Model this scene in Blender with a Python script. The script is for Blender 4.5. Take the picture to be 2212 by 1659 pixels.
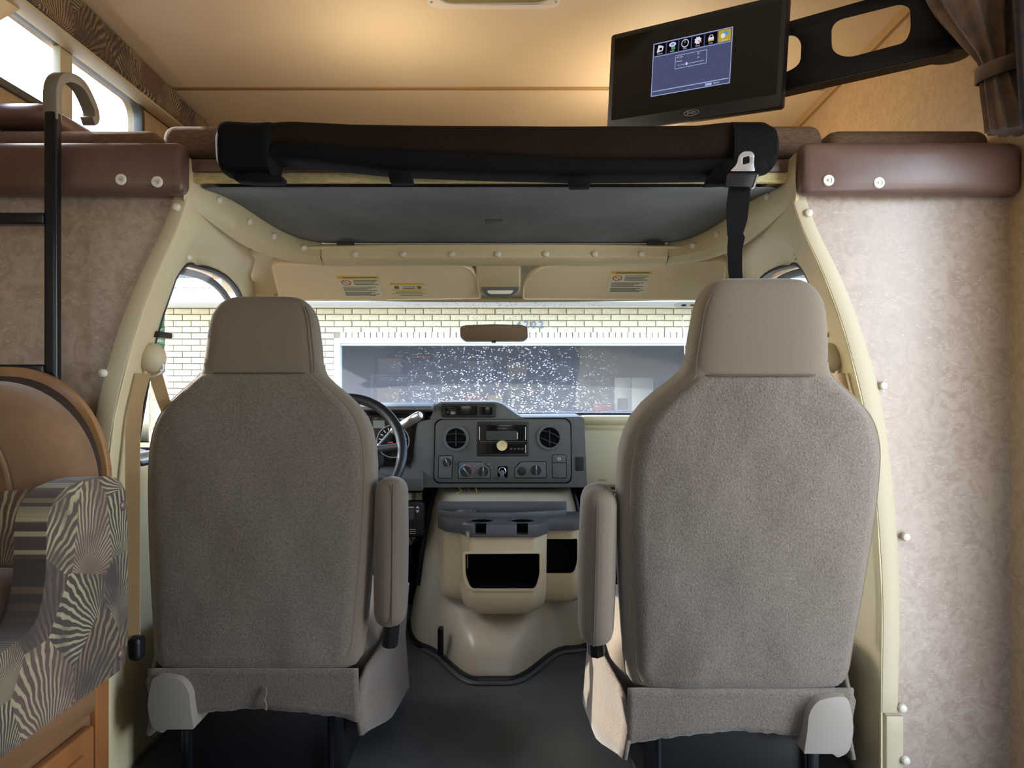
import bpy, bmesh, math, random
from mathutils import Vector, Matrix
from mathutils.geometry import tessellate_polygon
random.seed(7)
for _o in list(bpy.data.objects): bpy.data.objects.remove(_o)
SC = bpy.context.scene
COL = SC.collection
PI = math.pi
# ---------------------------------------------------------------- camera
F, CX, CY, H = 1660.0, 1106.0, 829.5, 0.95      # focal length in px of the 2212 frame, centre, eye height over cab floor
cam_d = bpy.data.cameras.new('camera'); cam = bpy.data.objects.new('camera', cam_d); COL.objects.link(cam)
cam_d.sensor_width = 36.0; cam_d.lens = 36.0 * F / 2212.0; cam_d.clip_start = 0.02; cam_d.clip_end = 300
cam.location = (0, 0, H); cam.rotation_euler = (PI / 2, 0, 0)
SC.camera = cam
# ---------------------------------------------------------------- world, sun, daylight, exposure
VS = SC.view_settings
SC.display_settings.display_device = 'sRGB'
VS.view_transform = 'Standard'; VS.look = 'None'; VS.gamma = 1.0; VS.use_curve_mapping = False
VS.exposure = 0.0
W = bpy.data.worlds.new('sky'); SC.world = W; W.use_nodes = True
wn = W.node_tree; wn.nodes.clear()
sky = wn.nodes.new('ShaderNodeTexSky'); sky.sky_type = 'NISHITA'; sky.sun_disc = False
sky.sun_elevation = math.radians(38); sky.sun_rotation = math.radians(-65); sky.air_density = 1.0; sky.dust_density = 1.5
bg = wn.nodes.new('ShaderNodeBackground'); bg.inputs['Strength'].default_value = 1.8
wo = wn.nodes.new('ShaderNodeOutputWorld')
wn.links.new(sky.outputs[0], bg.inputs[0]); wn.links.new(bg.outputs[0], wo.inputs[0])
def light(name, kind, loc, direction, energy, color, size=None, size_y=None):
    d = bpy.data.lights.new(name, kind); d.energy = energy; d.color = color
    if kind == 'AREA':
        d.shape = 'RECTANGLE'; d.size = size; d.size_y = size_y
    o = bpy.data.objects.new(name, d); COL.objects.link(o); o.location = loc
    o.rotation_euler = Vector(direction).to_track_quat('-Z', 'Y').to_euler()
    return o
sun = light('sun', 'SUN', (-8, 6, 9), (0.82, -0.36, -0.50), 12.0, (1.0, 0.95, 0.86)); sun.data.angle = math.radians(0.6)
# entry door daylight, plus unseen window lamps added to lift the interior (each lies in an opening of a wall built below)
light('daylight_entry_door', 'AREA', (1.118, 1.15, 0.85), (-1, 0, 0), 17, (0.90, 0.92, 1.0), 0.52, 1.46)
light('dinette_window_fill', 'AREA', (-1.22, 0.1, 1.25), (1, 0.25, -0.05), 0.6, (0.95, 0.97, 1.0), 0.9, 0.5)
light('rear_window_fill', 'AREA', (0.15, -2.40, 1.20), (0, 1, 0.0), 2.4, (0.95, 0.92, 1.0), 1.3, 0.6)
# ---------------------------------------------------------------- helpers
def P(px, py, Y):
    return Vector(((px - CX) / F * Y, Y, H - (py - CY) / F * Y))
def on_plane(px, py, O, N):
    d = Vector(((px - CX) / F, 1.0, -(py - CY) / F)); c = Vector((0, 0, H))
    return c + d * ((Vector(O) - c).dot(N) / d.dot(N))
def lin(c):
    c = c / 255.0
    return c / 12.92 if c <= 0.04045 else ((c + 0.055) / 1.055) ** 2.4
def rgb(r, g, b): return (lin(r), lin(g), lin(b), 1.0)
def lerp(a, b, t): return a + (b - a) * t
def interp(tab, x):
    if x <= tab[0][0]: return tab[0][1]
    for (a, va), (b, vb) in zip(tab, tab[1:]):
        if x <= b: return lerp(va, vb, (x - a) / (b - a))
    return tab[-1][1]
def sstep(a, b, x):
    t = max(0.0, min(1.0, (x - a) / (b - a))); return t * t * (3 - 2 * t)
def smooth_path(pts, n=8, closed=False):
    pts = [Vector(p) for p in pts]; out = []; m = len(pts)
    rng = range(m if closed else m - 1)
    for i in rng:
        p1, p2 = pts[i], pts[(i + 1) % m]
        p0 = pts[i - 1] if (closed or i > 0) else p1 * 2 - p2
        p3 = pts[(i + 2) % m] if (closed or i + 2 < m) else p2 * 2 - p1
        for k in range(n):
            t = k / n
            out.append(0.5 * ((2 * p1) + (p2 - p0) * t + (2 * p0 - 5 * p1 + 4 * p2 - p3) * t * t + (3 * p1 - p0 - 3 * p2 + p3) * t ** 3))
    if not closed: out.append(pts[-1].copy())
    return out
def rrect(x0, x1, y0, y1, r, n=5):
    out = []
    for cx, cy, a in ((x1 - r, y1 - r, 0), (x0 + r, y1 - r, 90), (x0 + r, y0 + r, 180), (x1 - r, y0 + r, 270)):
        for k in range(n + 1):
            t = math.radians(a + 90 * k / n); out.append((cx + r * math.cos(t), cy + r * math.sin(t)))
    return out
def roundpoly(pts, r, n=5):
    out = []; m = len(pts)
    rr = r if isinstance(r, (list, tuple)) else [r] * m
    for i in range(m):
        p = Vector(pts[i][:2]); a = Vector(pts[i - 1][:2]); b = Vector(pts[(i + 1) % m][:2])
        da, db = (a - p), (b - p); q = min(rr[i], da.length * .49, db.length * .49)
        if q <= 1e-6: out.append(tuple(p)); continue
        s, e = p + da.normalized() * q, p + db.normalized() * q
        for k in range(n + 1):
            t = k / n; out.append(tuple(s * (1 - t) ** 2 + p * 2 * t * (1 - t) + e * t * t))
    return out
def circle(cx, cy, r, n=24, ry=None):
    ry = r if ry is None else ry
    return [(cx + r * math.cos(2 * PI * k / n), cy + ry * math.sin(2 * PI * k / n)) for k in range(n)]
class G:
    def __init__(s): s.v = []; s.f = []
    def add(s, v, f):
        b = len(s.v); s.v += [Vector(p) for p in v]; s.f += [tuple(i + b for i in q) for q in f]; return s
    def box(s, x0, x1, y0, y1, z0, z1):
        return s.add([(x0, y0, z0), (x1, y0, z0), (x1, y1, z0), (x0, y1, z0), (x0, y0, z1), (x1, y0, z1), (x1, y1, z1), (x0, y1, z1)],
                     [(3, 2, 1, 0), (4, 5, 6, 7), (0, 1, 5, 4), (1, 2, 6, 5), (2, 3, 7, 6), (3, 0, 4, 7)])
    def grid(s, rows, closed=False, flip=False):
        n = len(rows[0]); v = [p for r in rows for p in r]; f = []
        for i in range(len(rows) - 1):
            for j in range(n if closed else n - 1):
                k = (j + 1) % n; q = (i * n + j, i * n + k, (i + 1) * n + k, (i + 1) * n + j)
                f.append(q[::-1] if flip else q)
        return s.add(v, f)
    def loft(s, rings, caps=True):
        n = len(rings[0]); b = len(s.v); s.grid(rings, closed=True)
        if caps:
            s.f.append(tuple(b + j for j in range(n))[::-1]); m = b + (len(rings) - 1) * n
            s.f.append(tuple(m + j for j in range(n)))
        return s
    def tube(s, pts, r, n=10, closed=False, flat=1.0, up=None):
        pts = [Vector(p) for p in pts]; m = len(pts); rings = []
        rr = r if isinstance(r, (list, tuple)) else [r] * m
        t0 = (pts[1] - pts[0]).normalized(); u = Vector(up) if up else (Vector((0, 0, 1)) if abs(t0.z) < .9 else Vector((1, 0, 0)))
        for i, p in enumerate(pts):
            a = pts[i - 1] if (i > 0 or closed) else p; b = pts[(i + 1) % m] if (i < m - 1 or closed) else p
            t = (b - a).normalized(); u = (u - t * u.dot(t)).normalized(); w = t.cross(u)
            rings.append([p + (u * math.cos(2 * PI * k / n) * flat + w * math.sin(2 * PI * k / n)) * rr[i] for k in range(n)])
        if closed: rings.append(rings[0]); return s.grid(rings, closed=True, flip=True)
        return s.loft([q[::-1] for q in rings])
    def lathe(s, prof, O, ax=(0, 0, 1), n=24, caps=True):
        ax = Vector(ax).normalized(); u = ax.orthogonal().normalized(); w = ax.cross(u); O = Vector(O)
        rings = [[O + ax * h + (u * math.cos(2 * PI * k / n) + w * math.sin(2 * PI * k / n)) * max(r, 1e-5) for k in range(n)] for r, h in prof]
        return s.loft(rings, caps)
    def plate(s, out, O, U, V, N, t, holes=()):
        """outline in the plane O+U*a+V*b, front face at N*0, back at -N*t"""
        O, U, V, N = Vector(O), Vector(U), Vector(V), Vector(N)
        loops = [list(out)] + [list(h) for h in holes]
        def area(l): return sum(l[i - 1][0] * l[i][1] - l[i][0] * l[i - 1][1] for i in range(len(l)))
        loops = [l if (area(l) > 0) == (k == 0) else l[::-1] for k, l in enumerate(loops)]
        flat = [p for l in loops for p in l]; n = len(flat)
        tris = tessellate_polygon([[Vector((p[0], p[1], 0)) for p in l] for l in loops])
        fv = [O + U * p[0] + V * p[1] for p in flat]; bv = [p - N * t for p in fv]
        f = []
        rh = U.cross(V).dot(N) > 0
        for a, b, c in tris:
            pa, pb, pc = flat[a], flat[b], flat[c]
            ccw = (pb[0] - pa[0]) * (pc[1] - pa[1]) - (pb[1] - pa[1]) * (pc[0] - pa[0]) > 0
            tri = (a, b, c) if ccw == rh else (a, c, b)
            f.append(tri); f.append((tri[2] + n, tri[1] + n, tri[0] + n))
        o = 0
        for l in loops:
            m = len(l)
            for i in range(m):
                a, b = o + i, o + (i + 1) % m
                f.append((b, a, a + n, b + n) if rh else (a, b, b + n, a + n))
            o += m
        return s.add(fv + bv, f)
    def fplate(s, pts, Y, t, holes=(), N=(0, -1, 0)):
        """outline given by photo points, standing at depth Y, thickness t going away"""
        c = lambda l: [((p[0] - CX) / F * Y, H - (p[1] - CY) / F * Y) for p in l]
        return s.plate(c(pts), (0, Y, 0), (1, 0, 0), (0, 0, 1), N, t, [c(h) for h in holes])
    def ball(s, c, r, n=12, m=8, sc=(1, 1, 1), rot=None):
        rings = []
        for i in range(m + 1):
            a = -PI / 2 + PI * i / m; rr = max(math.cos(a), 1e-4)
            rings.append([Vector((rr * math.cos(2 * PI * k / n) * sc[0], rr * math.sin(2 * PI * k / n) * sc[1], math.sin(a) * sc[2])) * r for k in range(n)])
        if rot: rings = [[rot @ p for p in q] for q in rings]
        return s.loft([[p + Vector(c) for p in q] for q in rings])
    def rbox(s, x0, x1, y0, y1, z0, z1, r, n=6, bulge=(0, 0, 0), M=None):
        c = Vector(((x0 + x1) / 2, (y0 + y1) / 2, (z0 + z1) / 2)); h = [(x1 - x0) / 2, (y1 - y0) / 2, (z1 - z0) / 2]
        r = min(r, *h)
        def axis(k):
            e = [-h[k] + r * (1 - math.cos(PI / 2 * i / 3)) for i in range(4)]
            mid = [lerp(e[-1], -e[-1], i / n) for i in range(1, n)]
            return e + mid + [-q for q in e[::-1]]
        A = [axis(k) for k in range(3)]
        def pt(p):
            q = [max(-h[k] + r, min(h[k] - r, p[k])) for k in range(3)]; d = Vector(p) - Vector(q)
            o = Vector(q) + (d.normalized() * r if d.length > 1e-9 else d)
            for k in range(3):
                a, b = (k + 1) % 3, (k + 2) % 3
                o[k] += math.copysign(bulge[k], p[k]) * abs(p[k] / h[k]) * (1 - (p[a] / h[a]) ** 2) * (1 - (p[b] / h[b]) ** 2)
            o = o + c
            return M @ o if M else o
        for k in range(3):
            a, b = (k + 1) % 3, (k + 2) % 3
            for sg in (-1, 1):
                rows = []
                for ua in A[a]:
                    row = []
                    for ub in A[b]:
                        p = [0, 0, 0]; p[k] = sg * h[k]; p[a] = ua; p[b] = ub; row.append(pt(p))
                    rows.append(row)
                s.grid(rows, flip=(sg < 0))
        return s
    def mesh(s, name, bevel=0, seg=2, smooth=40, weld=1e-5, ang=0.5):
        bm = bmesh.new(); vs = [bm.verts.new(p) for p in s.v]
        for q in s.f:
            if len(set(q)) < 3: continue
            try: bm.faces.new([vs[i] for i in q])
            except ValueError: pass
        bmesh.ops.remove_doubles(bm, verts=bm.verts, dist=weld)
        bmesh.ops.recalc_face_normals(bm, faces=bm.faces)
        if bevel:
            es = [e for e in bm.edges if len(e.link_faces) == 2 and e.calc_face_angle(0) > ang]
            bmesh.ops.bevel(bm, geom=es, offset=bevel, segments=seg, profile=.5, affect='EDGES', clamp_overlap=True)
        me = bpy.data.meshes.new(name); bm.to_mesh(me); bm.free()
        if smooth:
            me.shade_smooth(); me.set_sharp_from_angle(angle=math.radians(smooth))
        return me
    def obj(s, name, m, parent=None, sub=0, thick=0, **k):
        me = s.mesh(name, **k); return link(name, me, m, parent, sub, thick)
def link(name, me, m, parent=None, sub=0, thick=0):
    if m is not None and not me.materials: me.materials.append(m)
    o = bpy.data.objects.new(name, me); COL.objects.link(o)
    if parent is None and len(me.vertices):
        lo = Vector([min(v.co[k] for v in me.vertices) for k in range(3)]); hi = Vector([max(v.co[k] for v in me.vertices) for k in range(3)])
        b = Vector(((lo.x + hi.x) / 2, (lo.y + hi.y) / 2, lo.z)); me.transform(Matrix.Translation(-b)); o.location = b
    if parent is not None:
        o.parent = parent; b = Vector((0, 0, 0)); q = parent
        while q is not None: b += Vector(q.location); q = q.parent
        me.transform(Matrix.Translation(-b))
    if thick:
        md = o.modifiers.new('thickness', 'SOLIDIFY'); md.thickness = thick; md.offset = 0
    if sub:
        md = o.modifiers.new('smooth', 'SUBSURF'); md.levels = sub; md.render_levels = sub
    return o
def tag(o, label=None, cat=None, group=None, kind=None):
    if label: o['label'] = label
    if cat: o['category'] = cat
    if group: o['group'] = group
    if kind: o['kind'] = kind
    return o
def thing(name, label, cat, loc=(0, 0, 0), group=None, kind=None):
    o = bpy.data.objects.new(name, None); COL.objects.link(o); o.location = loc; o.empty_display_size = .05
    return tag(o, label, cat, group, kind)
def cut(o, cutters):
    """boolean-subtract cutters (G builders with a dark index) from a mesh object"""
    dg = bpy.context.evaluated_depsgraph_get
    for c in cutters:
        md = o.modifiers.new('cut', 'BOOLEAN'); md.operation = 'DIFFERENCE'; md.solver = 'EXACT'; md.object = c
    me = bpy.data.meshes.new_from_object(o.evaluated_get(dg()))
    o.modifiers.clear(); old = o.data; o.data = me; me.name = old.name
    me.shade_smooth(); me.set_sharp_from_angle(angle=math.radians(40))
    for c in cutters: bpy.data.objects.remove(c)
    return o
def text(name, body, m, parent, O, U, V, N, size, depth=0.0006, align='CENTER', spacing=1.0):
    cu = bpy.data.curves.new(name, 'FONT'); cu.body = body; cu.size = size; cu.extrude = depth; cu.align_x = align; cu.align_y = 'CENTER'
    cu.space_character = spacing; cu.resolution_u = 3
    t = bpy.data.objects.new(name, cu); COL.objects.link(t)
    me = bpy.data.meshes.new_from_object(t.evaluated_get(bpy.context.evaluated_depsgraph_get()))
    bpy.data.objects.remove(t); bpy.data.curves.remove(cu)
    U, V, N = Vector(U).normalized(), Vector(V).normalized(), Vector(N).normalized()
    me.transform(Matrix(((U.x, V.x, N.x, O[0]), (U.y, V.y, N.y, O[1]), (U.z, V.z, N.z, O[2]), (0, 0, 0, 1))))
    return link(name, me, m, parent)
# ---------------------------------------------------------------- materials
def nodes(name):
    m = bpy.data.materials.new(name); m.use_nodes = True; nt = m.node_tree; nt.nodes.clear()
    out = nt.nodes.new('ShaderNodeOutputMaterial'); b = nt.nodes.new('ShaderNodeBsdfPrincipled')
    nt.links.new(b.outputs[0], out.inputs[0]); return m, nt, b, out
def mat(name, c, rough=.5, c2=None, ns=20, nd=4, amt=(.35, .65), bump=0, bs=None, bd=.002, metal=0, spec=.5, stretch=None, sheen=0, emit=None, es=0, coat=0):
    m, nt, b, out = nodes(name); L = nt.links.new
    b.inputs['Base Color'].default_value = c; b.inputs['Roughness'].default_value = rough; b.inputs['Metallic'].default_value = metal
    b.inputs['Specular IOR Level'].default_value = spec; b.inputs['Sheen Weight'].default_value = sheen; b.inputs['Coat Weight'].default_value = coat
    if emit: b.inputs['Emission Color'].default_value = emit; b.inputs['Emission Strength'].default_value = es
    co = nt.nodes.new('ShaderNodeTexCoord').outputs['Object']
    if stretch:
        mp = nt.nodes.new('ShaderNodeMapping'); mp.inputs['Scale'].default_value = stretch; L(co, mp.inputs[0]); co = mp.outputs[0]
    if c2:
        n = nt.nodes.new('ShaderNodeTexNoise'); n.inputs['Scale'].default_value = ns; n.inputs['Detail'].default_value = nd; L(co, n.inputs['Vector'])
        r = nt.nodes.new('ShaderNodeValToRGB'); r.color_ramp.elements[0].position = amt[0]; r.color_ramp.elements[1].position = amt[1]
        r.color_ramp.elements[0].color = c; r.color_ramp.elements[1].color = c2
        L(n.outputs[0], r.inputs[0]); L(r.outputs[0], b.inputs['Base Color'])
    if bump:
        n = nt.nodes.new('ShaderNodeTexNoise'); n.inputs['Scale'].default_value = bs or ns; n.inputs['Detail'].default_value = 3; L(co, n.inputs['Vector'])
        bp = nt.nodes.new('ShaderNodeBump'); bp.inputs['Strength'].default_value = bump; bp.inputs['Distance'].default_value = bd
        L(n.outputs[0], bp.inputs['Height']); L(bp.outputs[0], b.inputs['Normal'])
    return m
def wallpaper(name, c, c2, c3, rough):
    m, nt, b, out = nodes(name); L = nt.links.new; b.inputs['Roughness'].default_value = rough
    co = nt.nodes.new('ShaderNodeTexCoord').outputs['Object']
    n1 = nt.nodes.new('ShaderNodeTexNoise'); n1.inputs['Scale'].default_value = 28; n1.inputs['Detail'].default_value = 6; n1.inputs['Distortion'].default_value = 1.6; L(co, n1.inputs['Vector'])
    r1 = nt.nodes.new('ShaderNodeValToRGB'); e = r1.color_ramp.elements; e[0].position = .34; e[0].color = c; e[1].position = .62; e[1].color = c2; L(n1.outputs[0], r1.inputs[0])
    mp = nt.nodes.new('ShaderNodeMapping'); mp.inputs['Scale'].default_value = (1, 1, 2.2); L(co, mp.inputs[0])
    n2 = nt.nodes.new('ShaderNodeTexNoise'); n2.inputs['Scale'].default_value = 42; n2.inputs['Detail'].default_value = 3; n2.inputs['Distortion'].default_value = 3.0; L(mp.outputs[0], n2.inputs['Vector'])
    r2 = nt.nodes.new('ShaderNodeValToRGB'); e = r2.color_ramp.elements; e[0].position = .60; e[0].color = (0, 0, 0, 1); e[1].position = .68; e[1].color = (1, 1, 1, 1); L(n2.outputs[0], r2.inputs[0])
    mx = nt.nodes.new('ShaderNodeMix'); mx.data_type = 'RGBA'; L(r2.outputs[0], mx.inputs[0]); L(r1.outputs[0], mx.inputs[6]); mx.inputs[7].default_value = c3
    L(mx.outputs[2], b.inputs['Base Color'])
    rr = nt.nodes.new('ShaderNodeMapRange'); L(n1.outputs[0], rr.inputs[0]); rr.inputs[3].default_value = rough - .08; rr.inputs[4].default_value = rough + .1; L(rr.outputs[0], b.inputs['Roughness'])
    bp = nt.nodes.new('ShaderNodeBump'); bp.inputs['Strength'].default_value = .12; bp.inputs['Distance'].default_value = .001; L(n2.outputs[0], bp.inputs['Height']); L(bp.outputs[0], b.inputs['Normal'])
    return m
def fan_fabric(name, scale, axes):
    """woven fabric with fans of cream and brown stripes, drawn in the two axes given"""
    m, nt, b, out = nodes(name); L = nt.links.new; N = nt.nodes.new; b.inputs['Roughness'].default_value = .9; b.inputs['Sheen Weight'].default_value = .2
    co = N('ShaderNodeTexCoord').outputs['Object']; sp = N('ShaderNodeSeparateXYZ'); L(co, sp.inputs[0])
    cb = N('ShaderNodeCombineXYZ'); L(sp.outputs[axes[0]], cb.inputs[0]); L(sp.outputs[axes[1]], cb.inputs[1])
    sc = N('ShaderNodeVectorMath'); sc.operation = 'SCALE'; L(cb.outputs[0], sc.inputs[0]); sc.inputs['Scale'].default_value = scale
    nz = N('ShaderNodeTexNoise'); nz.inputs['Scale'].default_value = 3; L(sc.outputs[0], nz.inputs['Vector'])
    vo = N('ShaderNodeTexVoronoi'); vo.voronoi_dimensions = '2D'; vo.inputs['Scale'].default_value = 1; vo.inputs['Randomness'].default_value = .8; L(sc.outputs[0], vo.inputs['Vector'])
    df = N('ShaderNodeVectorMath'); df.operation = 'SUBTRACT'; L(sc.outputs[0], df.inputs[0]); L(vo.outputs['Position'], df.inputs[1])
    of = N('ShaderNodeVectorMath'); of.operation = 'MULTIPLY_ADD'; L(vo.outputs['Color'], of.inputs[0]); of.inputs[1].default_value = (2.0, 1.2, 0); of.inputs[2].default_value = (-1.0, .25, 0)
    d2 = N('ShaderNodeVectorMath'); d2.operation = 'ADD'; L(df.outputs[0], d2.inputs[0]); L(of.outputs[0], d2.inputs[1])
    s2 = N('ShaderNodeSeparateXYZ'); L(d2.outputs[0], s2.inputs[0])
    at = N('ShaderNodeMath'); at.operation = 'ARCTAN2'; L(s2.outputs[1], at.inputs[0]); L(s2.outputs[0], at.inputs[1])
    ma = N('ShaderNodeMath'); ma.operation = 'MULTIPLY_ADD'; L(at.outputs[0], ma.inputs[0]); ma.inputs[1].default_value = 58; 
    nzm = N('ShaderNodeMath'); nzm.operation = 'MULTIPLY'; L(nz.outputs[0], nzm.inputs[0]); nzm.inputs[1].default_value = 9.0; L(nzm.outputs[0], ma.inputs[2])
    sn = N('ShaderNodeMath'); sn.operation = 'SINE'; L(ma.outputs[0], sn.inputs[0])
    mr = N('ShaderNodeMapRange'); L(sn.outputs[0], mr.inputs[0]); mr.inputs[1].default_value = .05; mr.inputs[2].default_value = .45
    s3 = N('ShaderNodeSeparateXYZ'); L(vo.outputs['Color'], s3.inputs[0])
    rc = N('ShaderNodeValToRGB'); rc.color_ramp.interpolation = 'CONSTANT'; e = rc.color_ramp.elements
    e[0].color = rgb(68, 53, 42); e[0].position = 0; e[1].position = .4; e[1].color = rgb(86, 60, 50); q = e.new(.72); q.color = rgb(56, 44, 36)
    L(s3.outputs[2], rc.inputs[0])
    r2 = N('ShaderNodeValToRGB'); r2.color_ramp.interpolation = 'CONSTANT'; e = r2.color_ramp.elements
    e[0].color = rgb(150, 137, 103); e[0].position = 0; e[1].position = .6; e[1].color = rgb(122, 101, 70); q = e.new(.84); q.color = rgb(96, 74, 56)
    L(s3.outputs[1], r2.inputs[0])
    mx = N('ShaderNodeMix'); mx.data_type = 'RGBA'; nb = N('ShaderNodeTexNoise'); nb.inputs['Scale'].default_value = 1.1; nb.inputs['Detail'].default_value = 2; L(sc.outputs[0], nb.inputs['Vector'])
    mb = N('ShaderNodeMapRange'); L(nb.outputs[0], mb.inputs[0]); mb.inputs[1].default_value = .34; mb.inputs[2].default_value = .52
    mm = N('ShaderNodeMath'); mm.operation = 'MULTIPLY'; L(mr.outputs[0], mm.inputs[0]); L(mb.outputs[0], mm.inputs[1])
    L(mm.outputs[0], mx.inputs[0]); L(rc.outputs[0], mx.inputs[6]); L(r2.outputs[0], mx.inputs[7])
    L(mx.outputs[2], b.inputs['Base Color'])
    n3 = N('ShaderNodeTexNoise'); n3.inputs['Scale'].default_value = 500; L(co, n3.inputs['Vector'])
    bp = N('ShaderNodeBump'); bp.inputs['Strength'].default_value = .3; bp.inputs['Distance'].default_value = .001; L(n3.outputs[0], bp.inputs['Height']); L(bp.outputs[0], b.inputs['Normal'])
    return m
def glass(name, tint=(1, 1, 1, 1), haze=0.0, gloss=.06):
    m, nt, b, out = nodes(name); nt.nodes.remove(b); L = nt.links.new; N = nt.nodes.new
    tr = N('ShaderNodeBsdfTransparent'); tr.inputs[0].default_value = tint
    gl = N('ShaderNodeBsdfGlossy'); gl.inputs['Roughness'].default_value = .02
    mx = N('ShaderNodeMixShader'); mx.inputs[0].default_value = gloss; L(tr.outputs[0], mx.inputs[1]); L(gl.outputs[0], mx.inputs[2])
    if haze:
        tl = N('ShaderNodeBsdfTranslucent'); tl.inputs[0].default_value = (.9, .94, 1, 1); m2 = N('ShaderNodeMixShader'); m2.inputs[0].default_value = haze
        L(mx.outputs[0], m2.inputs[1]); L(tl.outputs[0], m2.inputs[2]); L(m2.outputs[0], out.inputs[0])
    else: L(mx.outputs[0], out.inputs[0])
    return m
M = {}
M['wall'] = wallpaper('wallpaper_tan', rgb(160, 141, 124), rgb(178, 160, 144), rgb(190, 175, 161), .33)
M['loft_wall'] = wallpaper('loft_wallpaper', rgb(168, 142, 110), rgb(182, 157, 124), rgb(194, 170, 138), .5)
M['ceil'] = mat('ceiling_cream', rgb(222, 206, 178), .6, rgb(227, 212, 185), 3, bump=.03, bs=300)
M['seam'] = mat('seam_tan', rgb(170, 140, 100), .6)
M['vinyl'] = mat('brown_vinyl', rgb(100, 76, 66), .38, rgb(112, 88, 77), 9, bump=.08, bs=260, bd=.0008)
M['mattress'] = mat('brown_upholstery', rgb(98, 76, 62), .9, rgb(118, 94, 76), 60, bump=.3, bs=300, bd=.001, stretch=(1, 1, 4))
M['cabbeige'] = mat('beige_plastic', rgb(206, 191, 152), .5, rgb(210, 196, 158), 6, bump=.06, bs=900, bd=.0004)
M['stripbeige'] = mat('beige_trim', rgb(192, 179, 148), .5, bump=.05, bs=800, bd=.0004)
M['screw'] = mat('screw_cap', rgb(222, 215, 196), .35)
M['headliner'] = mat('grey_headliner', rgb(112, 116, 118), .95, rgb(124, 128, 130), 7, bump=.2, bs=600, bd=.0006)
M['rawwood'] = mat('raw_board_edge', rgb(214, 200, 150), .8, rgb(188, 172, 120), 60, stretch=(1, 1, 3))
M['mesh'] = mat('brown_mesh_fabric', rgb(24, 17, 12), .9, rgb(40, 28, 20), 420, bump=.5, bs=500, bd=.001, spec=.15)
M['webbing'] = mat('black_webbing', rgb(11, 11, 13), .85, rgb(18, 18, 20), 200, bump=.3, bs=400, bd=.0006, spec=.15)
M['black'] = mat('black_plastic', rgb(18, 18, 20), .42, bump=.05, bs=500, bd=.0004)
M['gloss'] = mat('gloss_black', rgb(8, 8, 9), .12)
M['blackmetal'] = mat('black_powder_coat', rgb(13, 13, 15), .5, spec=.3)
M['laddermetal'] = mat('ladder_black', rgb(22, 24, 30), .28, metal=.3)
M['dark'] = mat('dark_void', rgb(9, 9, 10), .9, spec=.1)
M['dash'] = mat('dash_charcoal', rgb(86, 84, 79), .5, rgb(91, 89, 84), 30, bump=.1, bs=900, bd=.0005)
M['dashpanel'] = mat('dash_fascia', rgb(78, 76, 71), .42, bump=.06, bs=900, bd=.0004)
M['tray'] = mat('tray_slate', rgb(82, 82, 83), .42, bump=.06, bs=800, bd=.0004)
M['doghouse'] = mat('engine_cover_tan', rgb(186, 172, 146), .34, rgb(192, 178, 152), 8, bump=.12, bs=500, bd=.0006)
M['pod'] = mat('organiser_tan', rgb(214, 192, 154), .42, bump=.05, bs=800, bd=.0004)
M['floor'] = mat('rubber_floor', rgb(60, 64, 66), .55, rgb(74, 76, 75), 5, bump=.15, bs=300, bd=.0008)
M['seatfab'] = mat('seat_twill', rgb(109, 95, 79), .85, rgb(114, 100, 84), 300, bump=.25, bs=700, bd=.0006, sheen=.15)
M['seatfuzz'] = mat('seat_carpet_back', rgb(93, 82, 70), .95, rgb(119, 107, 94), 240, nd=5, bump=.8, bs=260, bd=.002, sheen=.25, amt=(.3, .7))
M['seatplastic'] = mat('seat_plastic', rgb(140, 131, 119), .45)
M['stitch'] = mat('stitch_thread', rgb(78, 67, 56), .8)
M['suede'] = mat('tan_suede', rgb(112, 80, 50), .85, rgb(128, 95, 63), 10, sheen=.4, bump=.1, bs=200, bd=.001)
M['piping'] = mat('dark_piping', rgb(46, 30, 24), .7)
M['oak'] = mat('oak', rgb(150, 96, 50), .38, rgb(126, 78, 40), 14, nd=8, stretch=(1, 1, .12), bump=.05, bs=60)
M['oakframe'] = mat('oak_frame', rgb(132, 96, 63), .42, rgb(110, 78, 50), 26, nd=8, stretch=(1, .12, 1), bump=.05, bs=60)
M['bentwood'] = mat('light_wood_rim', rgb(158, 118, 78), .35, rgb(140, 100, 64), 20, stretch=(1, 1, .2))
M['fan'] = fan_fabric('fan_fabric', 7.5, (1, 2))
M['curtain'] = mat('curtain_brown', rgb(98, 72, 46), .85, rgb(72, 52, 36), 26, sheen=.3, bump=.2, bs=200)
M['curtaindark'] = mat('curtain_navy', rgb(34, 36, 52), .85, rgb(60, 50, 44), 30)
M['hookflare'] = mat('hook_flare_grey', rgb(126, 120, 108), .5)  # hook paled to paint in lens flare; the rails stay black
M['chrome'] = mat('chrome', rgb(232, 232, 236), .25, metal=.75)
M['steel'] = mat('brushed_steel', rgb(190, 192, 196), .35, metal=.9)
M['white'] = mat('white_plastic', rgb(232, 228, 218), .4)
M['paper'] = mat('sticker_white', rgb(226, 222, 196), .6)
M['ink'] = mat('print_grey', rgb(120, 120, 110), .7)
M['yellow'] = mat('print_yellow', rgb(226, 190, 60), .6)
M['redink'] = mat('print_red', rgb(190, 70, 70), .6)
M['visorpipe'] = mat('visor_piping', rgb(242, 228, 200), .8)
M['film'] = glass('sticker_film', (.92, .93, .9, 1), .3)
M['visor'] = mat('visor_cloth', rgb(228, 210, 174), .85, rgb(232, 215, 180), 8, bump=.12, bs=700, bd=.0005)
M['belt'] = mat('beige_belt', rgb(186, 158, 118), .7, bump=.2, bs=500, bd=.0005)
M['mirrorglass'] = mat('mirror_glass', rgb(220, 220, 215), .015, metal=1)
M['glass'] = glass('clear_glass', (.97, .99, 1, 1), 0, .05)
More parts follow.
